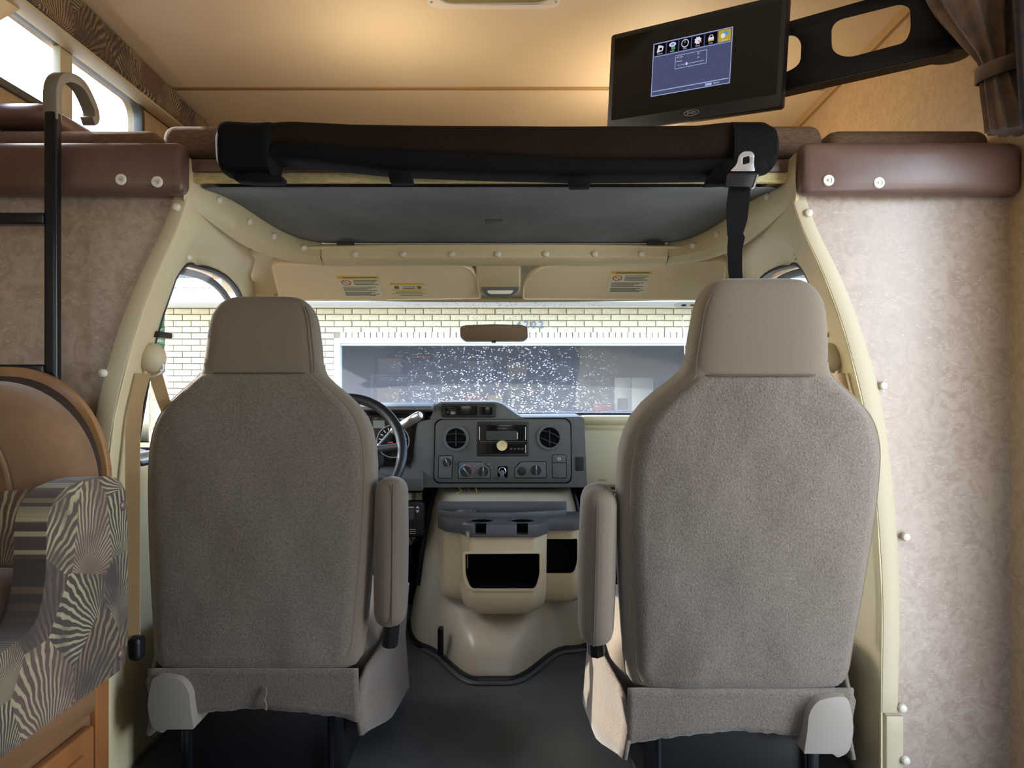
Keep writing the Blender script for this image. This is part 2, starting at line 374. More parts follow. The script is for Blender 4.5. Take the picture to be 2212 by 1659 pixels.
M['brick'] = mat('painted_brick', rgb(212, 202, 174), .85, rgb(199, 188, 160), 16, bump=.3, bs=60, bd=.004)
M['mortar'] = mat('mortar', rgb(172, 162, 144), .95, bump=.3, bs=120)
M['trimwhite'] = mat('house_trim_white', rgb(216, 214, 206), .6)
M['digit'] = mat('digit_blue_grey', rgb(96, 104, 136), .5)
M['concrete'] = mat('driveway_concrete', rgb(150, 147, 140), .9, rgb(136, 132, 126), 2, bump=.2, bs=80)
M['shingle'] = mat('shingles', rgb(120, 116, 112), .9, rgb(90, 86, 84), 30)
M['garagewall'] = mat('garage_wall', rgb(116, 120, 122), .9)
M['shelfgrey'] = mat('shelf_grey', rgb(120, 122, 124), .6)
M['totes'] = [mat('tote_%s' % n, c, .5) for n, c in (('blue', rgb(60, 80, 120)), ('red', rgb(170, 46, 40)), ('grey', rgb(120, 124, 128)), ('green', rgb(60, 96, 70)), ('tan', rgb(170, 140, 100)), ('yellow', rgb(200, 160, 60)), ('black', rgb(40, 42, 46)))]
M['fence'] = mat('fence_board', rgb(176, 164, 150), .9, rgb(146, 134, 122), 12, stretch=(1, 1, .1))
M['leaf'] = mat('leaf_green', rgb(84, 110, 70), .6, rgb(120, 140, 84), 3)
M['bark'] = mat('bark', rgb(80, 66, 54), .9)
# ================================================================ the setting: coach shell and cab shell
XL, XR, YP = -1.27, 1.13, 1.745           # coach side walls and the partition plane that frames the cab
XC = -0.05                                 # centre line of the cab
def cz(Y): return H + 1.078 - 0.052 * (max(Y, 1.6) - 2.18)     # ceiling height
def struct(o, label, cat): return tag(o, label, cat, kind='structure')
# floors
struct(G().box(XC - .96, XC + .96, 1.70, 3.35, -.03, 0).obj('floor', M['floor']), 'dark grey rubber floor of the cab between the two seats', 'floor')
struct(G().box(XL, XR, -2.5, 1.70, -.03, .04).obj('floor_coach', M['floor']), 'dark floor of the living area behind the cab', 'floor')
# ceiling with seam
g = G(); rows = []
for Y in (-2.5, 0, 1.6, 2.18, 2.7, 3.4):
    rows.append([(XL - .05, Y, cz(Y)), (XR + .05, Y, cz(Y)), (XR + .05, Y, cz(Y) + .04), (XL - .05, Y, cz(Y) + .04)])
ceil = struct(g.loft([[Vector(p) for p in r] for r in rows]).obj('ceiling', M['ceil']), 'cream ceiling above the sleeping loft', 'ceiling')
g = G(); g.box(-1.2, 1.11, 2.715, 2.74, cz(2.72) - .004, cz(2.72) + .01); g.obj('seam_strip', M['seam'], ceil, bevel=.002)
# side walls with real openings
def side_wall(name, X, t, holes, m, label):
    top = [(Y, cz(Y) + .01) for Y in (3.4, 2.7, 2.18, 1.6, 0, -2.5)]
    o = G().plate([(-2.5, -.03), (1.772, -.03), (1.772, H + .462), (3.4, H + .462)] + top, (X, 0, 0), (0, 1, 0), (0, 0, 1), (-1 if X > 0 else 1, 0, 0), t, holes).obj(name, m)
    return struct(o, label, 'wall')
side_wall('wall_right', XR, .04, [rrect(.87, 1.43, .08, 1.62, .05)], M['loft_wall'], 'mottled tan wall on the right side of the coach and loft')
LWIN = rrect(1.42, 2.62, H + .752, H + .955, .055)
side_wall('wall_left', XL, .04, [LWIN, rrect(-.36, .56, .98, 1.52, .05)], M['loft_wall'], 'tan left wall of the coach with the loft window')
g = G(); g.plate([(XL, 0), (XR, 0), (XR, 2.2), (XL, 2.2)], (0, -2.44, 0), (1, 0, 0), (0, 0, 1), (0, 1, 0), .05, [rrect(-.5, .8, .9, 1.5, .05)])
struct(g.obj('wall_back', M['loft_wall']), 'tan rear wall of the coach behind the viewer', 'wall')
struct(G().box(XL, XR, 3.36, 3.40, H + .40, H + 1.06).obj('wall_front', M['ceil']), 'cream front wall of the sleeping loft', 'wall')
# frames of the coach openings behind the viewer
for nm, lab, cat, X, out, inn in (('door_1', 'pale frame of the open entry door in the right coach wall', 'door frame', XR, (.84, 1.46, .045, 1.65), (.87, 1.43, .08, 1.62)),
                                  ('window_5', 'framed window in the left coach wall behind the viewer', 'window', XL, (-.39, .59, .95, 1.55), (-.36, .56, .98, 1.52))):
    sg = -1 if X > 0 else 1
    o = G().plate(rrect(*out, .06), (X + sg * .008, 0, 0), (0, 1, 0), (0, 0, 1), (sg, 0, 0), .012, [rrect(*inn, .05)]).obj(nm, M['stripbeige'], bevel=.002)
    struct(o, lab, cat)
o = G().plate(rrect(-.53, .83, .87, 1.53, .06), (0, -2.43, 0), (1, 0, 0), (0, 0, 1), (0, 1, 0), .012, [rrect(-.5, .8, .9, 1.5, .05)]).obj('window_6', M['stripbeige'], bevel=.002)
struct(o, 'framed window in the rear coach wall', 'window')
# battens where loft walls meet the ceiling
g = G(); rows = [[Vector(p) for p in ((XR, Y, cz(Y) - .03), (XR - .012, Y, cz(Y) - .03), (XR - .012, Y, cz(Y)), (XR, Y, cz(Y)))] for Y in (1.5, 1.6, 2.2, 3.36)]
struct(g.loft(rows).obj('trim_1', M['seam']), 'tan batten between right loft wall and ceiling', 'trim')
# ---- loft window on the left
w = thing('window_1', 'long bright sliding window in the left loft wall', 'window', (XL, 2.0, H + .75), kind='structure')
g = G(); fo = rrect(1.405, 2.635, H + .737, H + .97, .06); g.plate(fo, (XL + .012, 0, 0), (0, 1, 0), (0, 0, 1), (1, 0, 0), .03, [rrect(1.425, 2.615, H + .757, H + .95, .05)])
g.obj('window_frame', M['dashpanel'], w, bevel=.003)
G().box(XL - .02, XL + .004, 2.155, 2.215, H + .75, H + .957).obj('mullion', M['stripbeige'], w, bevel=.003)
G().box(XL - .02, XL - .017, 1.42, 2.16, H + .75, H + .957).obj('pane', M['glass'], w)
G().box(XL - .012, XL - .009, 2.2, 2.62, H + .75, H + .957).obj('pane', M['glass'], w)
# ---- partition left and right of the cab opening
PIN = [(-.95, .886), (-.744, .886), (-.493, .888), (-.283, .876), (-.073, .850), (.084, .812), (.17, .785), (.255, .752), (.34, .712), (.40, .690), (.43, .684), (.52, .678)]
def pin(dz): return interp(PIN, dz)
def densify(tab, n=5):
    p = smooth_path([(a, b, 0) for a, b in tab], n); return [(q.x, q.y) for q in p]
PD = densify(PIN)
for s, side in ((-1, 'left'), (1, 'right')):
    edge = [(XC + s * (u + .012), H + dz) for dz, u in PD]
    xo = XL if s < 0 else XR
    out = edge + [(xo, H + .52), (xo, 0.0)]
    g = G().plate(out, (0, YP, 0), (1, 0, 0), (0, 0, 1), (0, -1, 0), .03)
    struct(g.obj('wall_partition_' + side, M['wall']), 'mottled tan partition panel %s of the cab opening' % side, 'wall')
    # flange strip round the opening
    lab = 'beige plastic trim strip with screw caps edging the %s side of the cab opening' % side
    t = thing('trim_%d' % (2 if s < 0 else 3), lab, 'trim', (XC + s * .86, YP, 0), kind='structure')
    def wd(dz): return interp([(-.95, .034), (-.75, .036), (-.3, .04), (0, .042), (.25, .036), (.45, .03)], dz)
    sel = [(dz, u) for dz, u in PD if dz < .455]
    low = -.752
    ins = [(XC + s * u, H + dz) for dz, u in sel if dz > low]; ous = [(XC + s * (u + wd(dz)), H + dz) for dz, u in sel if dz > low]
    G().plate(ins + ous[::-1], (0, YP - .009, 0), (1, 0, 0), (0, 0, 1), (0, -1, 0), .011).obj('upper_strip', M['stripbeige'], t, bevel=.0025)
    ins = [(XC + s * (u + .012), H + dz) for dz, u in sel if dz < low]; ous = [(XC + s * (u + .05), H + dz) for dz, u in sel if dz < low]
    ins.append((XC + s * .898, H + low)); ous.append((XC + s * .936, H + low))
    G().plate(ins + ous[::-1], (0, YP - .006, 0), (1, 0, 0), (0, 0, 1), (0, -1, 0), .008).obj('lower_strip', M['stripbeige'], t, bevel=.0015)
    px = [(380, 447), (222, 806)] if s < 0 else [(1747, 460), (1908, 833), (1957, 1160), (1950, 1530), (1957, 1643)]
    for a, b in px:
        c = P(a, b, YP - .012)
        G().lathe([(.0095, 0), (.0095, .004), (.008, .0085), (.0045, .0105), (0, .011)], c + Vector((0, .004, 0)), (0, -1, 0), 14).obj('screw', M['screw'], t)
# ---- cab side walls (one continuous moulded surface each, with the door window cut out)
def bulge(Y, dz):
    return .05 * sstep(1.80, 1.96, Y) * interp([(-.3, .25), (0, .45), (.15, .7), (.26, 1), (.32, .8), (.38, .25), (.42, 0)], dz)
def uu(Y, dz):
    b = pin(dz) + bulge(Y, dz)
    ridge = .012 * math.exp(-((dz - .335) / .012) ** 2) * sstep(1.8, 1.9, Y) - .010 * math.exp(-((dz - .375) / .02) ** 2) * sstep(1.78, 1.85, Y)
    seam = .004 * math.exp(-((Y - 1.965 - .25 * (dz - .3)) / .006) ** 2) * (1 if dz > .28 else 0)
    return b + ridge * .8 + seam
def top(Y): return interp([(1.735, .445), (2.05, .43), (2.22, .385), (2.5, .29), (3.18, -.11), (3.3, -.12)], Y)
WIN = roundpoly([(1.885, -.20), (1.858, .17), (1.90, .305), (2.20, .318), (2.50, .245), (3.02, -.09), (3.0, -.20)], [.05, .10, .09, .2, .2, .05, .05], 7)
def inside(p, poly):
    c = False
    for i in range(len(poly)):
        a, b = poly[i - 1], poly[i]
        if (a[1] > p[1]) != (b[1] > p[1]) and p[0] < (b[0] - a[0]) * (p[1] - a[1]) / (b[1] - a[1]) + a[0]: c = not c
    return c
def nearest(p, poly):
    best, bp = 9, p
    for i in range(len(poly)):
        a, b = Vector(poly[i - 1]), Vector(poly[i]); d = b - a; t = max(0, min(1, (Vector(p) - a).dot(d) / max(d.length_squared, 1e-12)))
        q = a + d * t; l = (q - Vector(p)).length
        if l < best: best, bp = l, (q.x, q.y)
    return bp
for s, side in ((-1, 'left'), (1, 'right')):
    NY, NZ = 78, 84; pts = {}; keep = []
    Ys = [lerp(1.738, 3.30, (i / NY) ** 1.25) for i in range(NY + 1)]
    for i in range(NY + 1):
        for j in range(NZ + 1): pts[i, j] = (Ys[i], lerp(-.95, top(Ys[i]), j / NZ))
    for i in range(NY):
        for j in range(NZ):
            c = [pts[i, j], pts[i + 1, j], pts[i + 1, j + 1], pts[i, j + 1]]; m_ = (sum(p[0] for p in c) / 4, sum(p[1] for p in c) / 4)
            if not inside(m_, WIN): keep.append((i, j))
    ks = set(keep); border = set()
    for i in range(1, NY):
        for j in range(1, NZ):
            q = [(i - 1, j - 1), (i, j - 1), (i - 1, j), (i, j)]
            if any(k in ks for k in q) and not all(k in ks for k in q): border.add((i, j))
    for k in border: pts[k] = nearest(pts[k], WIN)
    idx = {k: n for n, k in enumerate(pts)}
    V = [(XC + s * uu(*p), p[0], H + p[1]) for p in pts.values()]
    Fc = [(idx[i, j], idx[i + 1, j], idx[i + 1, j + 1], idx[i, j + 1]) for i, j in keep]
    o = G().add(V, Fc).obj('wall_cab_' + side, M['cabbeige'], thick=.004, smooth=60)
    struct(o, 'moulded beige %s side of the cab around the door window' % ('driver' if s < 0 else 'passenger'), 'wall')
    for Yk, dk in (((1.895, .312),) if True else ()):
        c = Vector((XC + s * (uu(Yk, dk) - .002), Yk, H + dk))
        G().lathe([(.008, 0), (.008, .004), (.006, .007), (0, .008)], c, (-s, -.5, 0), 12).obj('screw', M['screw'], o)
    # door window with black rubber seal
    w = thing('window_%d' % (2 if s < 0 else 3), 'door window on the %s side of the cab' % ('driver' if s < 0 else 'passenger'), 'window', (XC + s * .85, 2.3, H - .2), kind='structure')
    wp = [Vector((XC + s * (uu(*p) + .004), p[0], H + p[1])) for p in WIN]
    G().tube(wp, .009, 8, closed=True).obj('rubber_seal', M['black'], w)
    ins = [nearest_p for nearest_p in [(lerp(p[0], 2.35, .03), lerp(p[1], .05, .06)) for p in WIN]]
    G().tube([Vector((XC + s * (uu(*p) + .03), p[0], H + p[1])) for p in ins], .010, 8, closed=True).obj('outer_frame', M['dash'], w)
    gl = [(p[0], H + p[1]) for p in WIN]
    rows = []
    for a in range(13):
        dz = lerp(-.21, .33, a / 12); rows.append([Vector((XC + s * (pin(dz) + bulge(2.2, dz) + .018), Y, H + dz)) for Y in (1.83, 3.05)])
    G().grid(rows).obj('pane', M['glass'], w)
# ---- roof rails with screws (strip along headliner), header rail across the front
L0 = [(.682, 1.715, .515), (.672, 1.85, .497), (.66, 1.95, .48), (.645, 2.04, .466), (.628, 2.11, .452), (.60, 2.17, .436), (.56, 2.205, .42), (.50, 2.225, .408)]
L1 = [(.684, 1.715, .432), (.668, 1.85, .415), (.655, 1.95, .403), (.64, 2.04, .392), (.62, 2.10, .384), (.592, 2.15, .377), (.555, 2.182, .370), (.50, 2.205, .362)]
L2 = [(.690, 1.735, .412), (.684, 1.85, .396), (.678, 1.95, .385), (.668, 2.04, .374), (.652, 2.11, .366), (.622, 2.175, .358), (.58, 2.22, .352), (.50, 2.245, .346)]
for s, side in ((-1, 'left'), (1, 'right')):
    c3 = lambda q: Vector((XC + s * q[0], q[1], H + q[2]))
    A, B, C = [smooth_path([c3(q) for q in l], 5) for l in (L0, L1, L2)]
    t = thing('trim_%d' % (4 if s < 0 else 5), 'beige moulded rail with screw caps along the %s edge of the grey headliner' % side, 'trim', (XC + s * .66, 1.95, H + .38), kind='structure')
    rows = []
    for a, b, c in zip(A, B, C):
        n = Vector((-s, 0, 0)); bk = Vector((s * .012, .004, .004))
        rows.append([a, lerp(a, b, .5) + Vector((-s * .003, -.002, 0)), b, lerp(b, c, .6), c, c + bk, a + bk])
    g = G(); g.loft(rows); g.obj('rail', M['cabbeige'], t, smooth=50)
    px = [(469, 419), (537, 470), (593, 510), (662, 537)] if s < 0 else [(1663, 418), (1600, 462), (1552, 507), (1492, 535)]
    for a, b in px:
        best = min(range(len(A)), key=lambda k: ((CX + F * lerp(A[k], B[k], .55).x / A[k].y - a) ** 2))
        c = lerp(A[best], B[best], .55)
        nn = Vector((-s * (.9 if best < 25 else .35), -.45, -.25)).normalized()
        G().lathe([(.0095, -.002), (.0095, .004), (.008, .0085), (.0045, .0105), (0, .011)], c, nn, 12).obj('screw', M['screw'], t)
t = thing('trim_6', 'beige header rail with screw caps across the front of the grey headliner', 'trim', (XC, 2.2, H + .36), kind='structure')
g = G(); rows = []
for X in [lerp(XC - .497, XC + .497, k / 12) for k in range(13)]:
    rows.append([Vector((X, y, H + z)) for y, z in ((2.225, .404), (2.213, .404), (2.205, .396), (2.203, .362), (2.222, .350), (2.26, .346), (2.26, .40))])
g.loft(rows).obj('rail', M['cabbeige'], t, bevel=.002)
for a in (768, 872, 977, 1076, 1180, 1285, 1386):
    c = P(a, 549.5, 2.205)
    G().lathe([(.0095, -.002), (.0095, .004), (.008, .0085), (.0045, .0105), (0, .011)], c, (0, -1, 0), 12).obj('screw', M['screw'], t)
# ---- grey headliner under the bunk
g = G(); rows = []
for u, Y, z in [(.675, 1.765, .453), (.668, 1.86, .464), (.66, 1.95, .468), (.648, 2.03, .46), (.632, 2.10, .45), (.605, 2.165, .434), (.565, 2.205, .42), (.50, 2.228, .407)]:
    rows.append([Vector((XC + k * (u + .006), Y, H + z - .010 * (1 - k * k) * math.sin(PI * min(1, (Y - 1.765) / .46)))) for k in [i / 10 - 1 for i in range(21)]])
hl = struct(G().grid(rows).obj('ceiling_headliner', M['headliner'], thick=.006, sub=1), 'grey carpeted headliner panel over the cab between the roof rails', 'headliner')
G().fplate([(1047, 473), (1087, 473), (1087, 483), (1047, 483)], 1.985, .012).obj('clip_slot', M['dash'], hl, bevel=.001)
for a in (745, 1418): G().fplate(rrect(a - 18, a + 18, 521, 529, 2), 2.19, .02).obj('clip', M['black'], hl)
# ---- roof skin behind the visors, down to the windscreen
g = G(); rows = []
for Y, z, hw in ((2.20, .398, .74), (2.24, .388, .76), (2.32, .374, .785), (2.42, .348, .80), (2.52, .312, .80), (2.585, .288, .79)):
    rows.append([Vector((XC + hw * k, Y - .085 * k * k * sstep(2.3, 2.6, Y), H + z - .015 * abs(k) ** 3)) for k in [i / 10 - 1 for i in range(21)]])
struct(G().grid(rows).obj('ceiling_front', M['cabbeige'], thick=.006), 'beige roof lining behind the sun visors', 'ceiling')
# ---- windscreen
def windscreen_material():
    m, nt, b, out = nodes('dirty_windscreen'); nt.nodes.remove(b); L = nt.links.new; N = nt.nodes.new
    co = N('ShaderNodeTexCoord').outputs['Object']
    tr = N('ShaderNodeBsdfTransparent'); tr.inputs[0].default_value = (.93, .97, 1, 1)
    gl = N('ShaderNodeBsdfGlossy'); gl.inputs['Roughness'].default_value = .03
    m1 = N('ShaderNodeMixShader'); m1.inputs[0].default_value = .05; L(tr.outputs[0], m1.inputs[1]); L(gl.outputs[0], m1.inputs[2])
    tl = N('ShaderNodeBsdfTranslucent'); tl.inputs[0].default_value = (.80, .88, 1, 1)
    vo = N('ShaderNodeTexVoronoi'); vo.inputs['Scale'].default_value = 95; L(co, vo.inputs['Vector'])
    r1 = N('ShaderNodeMapRange'); L(vo.outputs['Distance'], r1.inputs[0]); r1.inputs[1].default_value = .40; r1.inputs[2].default_value = .16
    n1 = N('ShaderNodeTexNoise'); n1.inputs['Scale'].default_value = 30; n1.inputs['Detail'].default_value = 6; L(co, n1.inputs['Vector'])
    r2 = N('ShaderNodeMapRange'); L(n1.outputs[0], r2.inputs[0]); r2.inputs[1].default_value = .44; r2.inputs[2].default_value = .56
    mp = N('ShaderNodeMapping'); mp.inputs['Location'].default_value = (-.03, 0, -.13); L(co, mp.inputs[0])
    mp.inputs['Scale'].default_value = (1.5, .15, 1.0)
    gr = N('ShaderNodeTexGradient'); gr.gradient_type = 'QUADRATIC_SPHERE'; L(mp.outputs[0], gr.inputs[0])
    r3 = N('ShaderNodeMapRange'); L(gr.outputs[0], r3.inputs[0]); r3.inputs[1].default_value = .03; r3.inputs[2].default_value = .62
    a = N('ShaderNodeMath'); a.operation = 'MULTIPLY'; L(r1.outputs[0], a.inputs[0]); L(r2.outputs[0], a.inputs[1])
    c = N('ShaderNodeMath'); c.operation = 'MULTIPLY'; L(a.outputs[0], c.inputs[0]); L(r3.outputs[0], c.inputs[1])
    d = N('ShaderNodeMath'); d.operation = 'MULTIPLY_ADD'; L(c.outputs[0], d.inputs[0]); d.inputs[1].default_value = .8; d.inputs[2].default_value = HAZE; d.use_clamp = True
    m2 = N('ShaderNodeMixShader'); L(d.outputs[0], m2.inputs[0]); L(m1.outputs[0], m2.inputs[1]); L(tl.outputs[0], m2.inputs[2]); L(m2.outputs[0], out.inputs[0])
    return m
HAZE = .055
rows = []
for a in range(17):
    t_ = a / 16; Y = lerp(2.585, 3.30, t_); z = lerp(.285, -.13, t_) + .03 * math.sin(PI * t_); hw = lerp(.745, .87, t_)
    rows.append([Vector((XC + hw * k, Y - .10 * k * k, H + z)) for k in [i / 14 - 1 for i in range(29)]])
w = thing('window_4', 'broad dusty windscreen of the cab', 'window', (XC, 2.95, H - .13), kind='structure')
G().grid(rows).obj('pane', windscreen_material(), w)
for s in (-1, 1):
    e = [r[0 if s < 0 else -1] for r in rows]
    g = G(); g.tube([p + Vector((0, -.015, 0)) for p in e], .03, 10); g.obj('pillar_cover', M['cabbeige'], w)
G().tube(rows[-1], .012, 8).obj('lower_seal', M['black'], w); G().tube(rows[0], .010, 8).obj('upper_seal', M['stripbeige'], w)
c = P(1485, 658, 2.62)
def ws_point(px, py):           # point on the windscreen seen at that place
    best = None
    for r in rows:
        for p in r:
            q = ((CX + F * p.x / p.y - px) ** 2 + (CY - F * (p.z - H) / p.y - py) ** 2)
            if best is None or q < best[0]: best = (q, p)
    return best[1]
c = P(1485, 659, 2.52); sl = Vector((0, .70, -.42)).normalized()
st = G().plate(circle(0, 0, .045, 28, .0165), c, (1, 0, 0), -sl, (0, -.5, -.85), .0006).obj('inspection_sticker', M['film'], w)
for dx, mm in ((-.012, M['totes'][0]), (.016, M['totes'][5])): G().plate(circle(dx, 0, .009, 16, .006), c + Vector((0, -.0008, -.0008)), (1, 0, 0), -sl, (0, -.5, -.85), .0003).obj('sticker_print', mm, st)
# firewall closing the cab in front below the windscreen
struct(G().box(XC - .92, XC + .92, 3.31, 3.34, 0, H - .12).obj('wall_firewall', M['dark']), 'dark firewall below the windscreen behind the dashboard', 'wall')
# ================================================================ sleeping loft
bk = thing('bunk_platform', 'bunk board with raw cream wood front edge above the cab', 'bunk', (0, 1.76, H + .463))
G().box(XL + .004, XR - .004, 1.752, 1.768, H + .460, H + .482).obj('board', M['rawwood'], bk, bevel=.001)
G().box(XL + .004, XR - .004, 1.748, 3.355, H + .483, H + .512).obj('cover', M['vinyl'], bk, bevel=.004)
def cushion(name, x0, x1, y0, y1, z0, z1, m, label, cat='cushion', r=.03, b=(.004, .006, .008), grp=None):
    o = G().rbox(x0, x1, y0, y1, z0, z1, r, 6, b).obj(name, m); return tag(o, label, cat, grp)
z0, z1 = H + .5215, H + .592
cushion('bunk_cushion', -1.24, -.820, 1.775, 3.33, z0, z1, M['mattress'], 'brown bunk cushion at the left end above the ladder')
cushion('bunk_cushion', -.810, .720, 1.765, 3.33, z0, z1 + .008, M['mattress'], 'long brown bunk cushion behind the rolled black net')
cushion('bunk_cushion', .730, 1.112, 1.775, 3.33, z0, z1, M['mattress'], 'brown bunk cushion at the right end below the wall bracket')
cushion('bolster', -1.25, -1.09, 1.80, 2.55, z1 + .018, H + .665, M['vinyl'], 'brown bolster lying below the bright loft window', 'bolster')
# padded vinyl boards on the partition
for s, side, x0, x1, pts in ((-1, 'left', XL + .004, P(403, 0, 1.71).x, [(262, 388), (340, 393)]), (1, 'right', P(1724, 0, 1.71).x, XR - .004, [(1789, 390), (1898, 395)])):
    t = thing('padded_board', 'padded brown vinyl edge board with two buttons %s of the bunk' % side, 'padding', ((x0 + x1) / 2, 1.72, H + .425))
    g = G().rbox(x0, x1, 1.69, 1.742, H + .420, H + .536, .022, 6, (0, .004, 0))
    g.obj('pad', M['vinyl'], t)
    for a, b in pts:
        c = P(a, b, 1.69)
        bt = G().lathe([(.0125, 0), (.0125, .003), (.0115, .0045), (.007, .005), (.006, .0035), (0, .003)], c + Vector((0, .0005, 0)), (0, -1, 0), 20).obj('button', M['white'], t)
        G().lathe([(.003, 0), (.003, .002), (0, .0022)], c + Vector((0, -.0035, 0)), (0, -1, 0), 10).obj('button_screw', M['steel'], bt)
# ---- rolled safety net across the bunk front
def net_y(px): return interp([(480, 330), (560, 329), (840, 327), (1240, 332), (1560, 333), (1670, 328)], px)
def net_top(px): return interp([(480, 276), (500, 270), (560, 273), (640, 270), (760, 276), (900, 279), (1240, 280), (1500, 279), (1560, 272), (1640, 272), (1668, 290)], px)
def net_bot(px): return interp([(480, 378), (520, 388), (600, 386), (606, 352), (700, 362), (840, 377), (1000, 384), (1240, 390), (1400, 388), (1560, 386), (1620, 384), (1668, 370)], px)
t = thing('rolled_safety_net', 'rolled up black mesh safety net strapped along the bunk front edge', 'safety net', (0, 1.68, H + .47))
def roll(x0, x1, n, ytop, ybot, depth, Yc, ph=0):
    rings = []
    for i in range(n + 1):
        px = lerp(x0, x1, i / n); zt = P(px, ytop(px), Yc).z; zb = P(px, ybot(px), Yc).z; X = P(px, 0, Yc).x; e = min(1, min(i, n - i) / 1.5 + .72)
        ring = []
        for k in range(22):
            a = 2 * PI * k / 22; cs, sn = math.cos(a), math.sin(a); q = 2 / 3.2
            w_ = 1 + .03 * math.sin(5 * a + px * .011 + ph) + .02 * math.sin(px * .03)
            ring.append(Vector((X, Yc + depth * math.copysign(abs(cs) ** q, cs) * w_ * e, (zt + zb) / 2 + (zt - zb) / 2 * math.copysign(abs(sn) ** q, sn) * e)))
        rings.append(ring)
    return G().loft(rings)
roll(482, 1664, 80, net_top, lambda p: lerp(net_top(p), net_bot(p), .78), .050, 1.688).obj('mesh_roll', M['mesh'], t, smooth=60)
roll(500, 1655, 60, lambda p: lerp(net_top(p), net_bot(p), interp([(500, .5), (900, .5), (1240, .62), (1655, .7)], p)), lambda p: net_bot(p) if p > 606 else lerp(net_top(p), net_bot(p), .72), .050, 1.681, 2).obj('hem_band', M['webbing'], t, smooth=60)
for x0, x1 in ((481, 604), (1562, 1669)):
    roll(x0, x1, 12, lambda p: net_top(p) - 1, lambda p: net_bot(p), .056, 1.684, 1).obj('end_strap', M['webbing'], t, smooth=60)
for pts in ([(500, 378), (560, 372), (612, 382), (610, 393), (560, 394), (508, 390)], [(838, 370), (888, 374), (892, 393), (842, 394)], [(1228, 384), (1278, 384), (1276, 402), (1232, 403)], [(1543, 360), (1585, 366), (1575, 396), (1524, 398)]):
    G().fplate(roundpoly(pts, 4, 3), 1.632, .03).obj('tie_tab', M['webbing'], t, bevel=.003)
# ---- hanging black strap with buckle
t = thing('buckle_strap', 'black webbing strap with bright metal latch hanging behind passenger headrest', 'strap', P(1590, 640, 1.64))
def ribbon(pts, hw, th, ax=None):
    rows = []
    for i, (p, h) in enumerate(zip(pts, hw)):
        p = Vector(p); A = Vector(ax) if ax else Vector((1, 0, 0)); d = (Vector(pts[min(i + 1, len(pts) - 1)]) - Vector(pts[max(i - 1, 0)])).normalized(); n = A.cross(d).normalized() * th / 2
        rows.append([p - A * h - n, p + A * h - n, p + A * h + n, p - A * h + n])
    return G().loft(rows)
sp = [(1598, 398), (1594, 440), (1592, 475), (1588, 505), (1591, 512), (1587, 540), (1588, 585), (1592, 620), (1597, 660), (1600, 700)]
w_ = [23, 24, 22, 17, 18, 16, 15, 14, 13.5, 13.5]
ribbon([P(a, b, 1.622 + .06 * max(0, (b - 500) / 200)) for a, b in sp], [q / F * 1.63 for q in w_], .003).obj('webbing', M['webbing'], t, smooth=0)
G().fplate(roundpoly([(1573, 374), (1636, 374), (1640, 378), (1630, 404), (1568, 402), (1570, 380)], 2, 3), 1.600, .016).obj('buckle', M['black'], t, bevel=.002)
G().fplate([(1627, 404), (1636, 377), (1639, 377), (1631, 405)], 1.598, .014).obj('buckle_edge', M['chrome'], t)
tp = roundpoly([(1578, 369), (1592, 355), (1596, 336), (1606, 327), (1624, 327), (1630, 334), (1628, 352), (1631, 369)], [2, 8, 8, 6, 6, 8, 8, 2], 5)
G().fplate(tp, 1.604, .003, [roundpoly([(1604, 340), (1619, 336), (1620, 352), (1604, 356)], 4, 4)]).obj('latch_plate', M['chrome'], t, bevel=.0006)
# ---- ladder hooked on the bunk at the left
t = thing('bunk_ladder', 'black metal bunk ladder hooked over the left bunk edge', 'ladder', (-.9, 1.55, .35))
yl = 1.658
def rail(px):
    a = P(px, 900, yl); b = P(px, 240, yl)
    G().rbox(a.x - .0145, a.x + .0145, yl - .011, yl + .011, .042, b.z, .006, 4).obj('rail', M['laddermetal'], t)
    hp = [b + Vector((0, 0, -.02)), b + Vector((0, 0, .05)), b + Vector((.002, .03, .085)), b + Vector((.006, .085, .09)), b + Vector((.010, .125, .055)), b + Vector((.012, .13, .03)), b + Vector((.010, .118, .018))]
    g = G(); sp_ = smooth_path(hp, 5); rows = []
    for i, p in enumerate(sp_):
        d = (sp_[min(i + 1, len(sp_) - 1)] - sp_[max(i - 1, 0)]).normalized(); n = Vector((1, 0, 0)).cross(d).normalized()
        rows.append([p + Vector((sx * .0145, 0, 0)) + n * q * .010 for sx, q in ((-1, -1), (1, -1), (1, 1), (-1, 1))])
    g.loft(rows); g.obj('hook', M['hookflare'], t, bevel=.003)
rail(114); rail(114 - 340)
xa, xb = P(114, 0, yl).x, P(-226, 0, yl).x
for py in (474, 800, 1120):
    zc_ = P(0, py, yl).z
    G().rbox(xb + .012, xa - .012, yl - .016, yl + .016, zc_ - .0125, zc_ + .0125, .005, 4).obj('rung', M['laddermetal'], t)
    G().rbox(xb + .05, xb + .19, yl - .018, yl + .018, zc_ + .010, zc_ + .020, .004, 4).obj('tread_pad', M['black'], t)
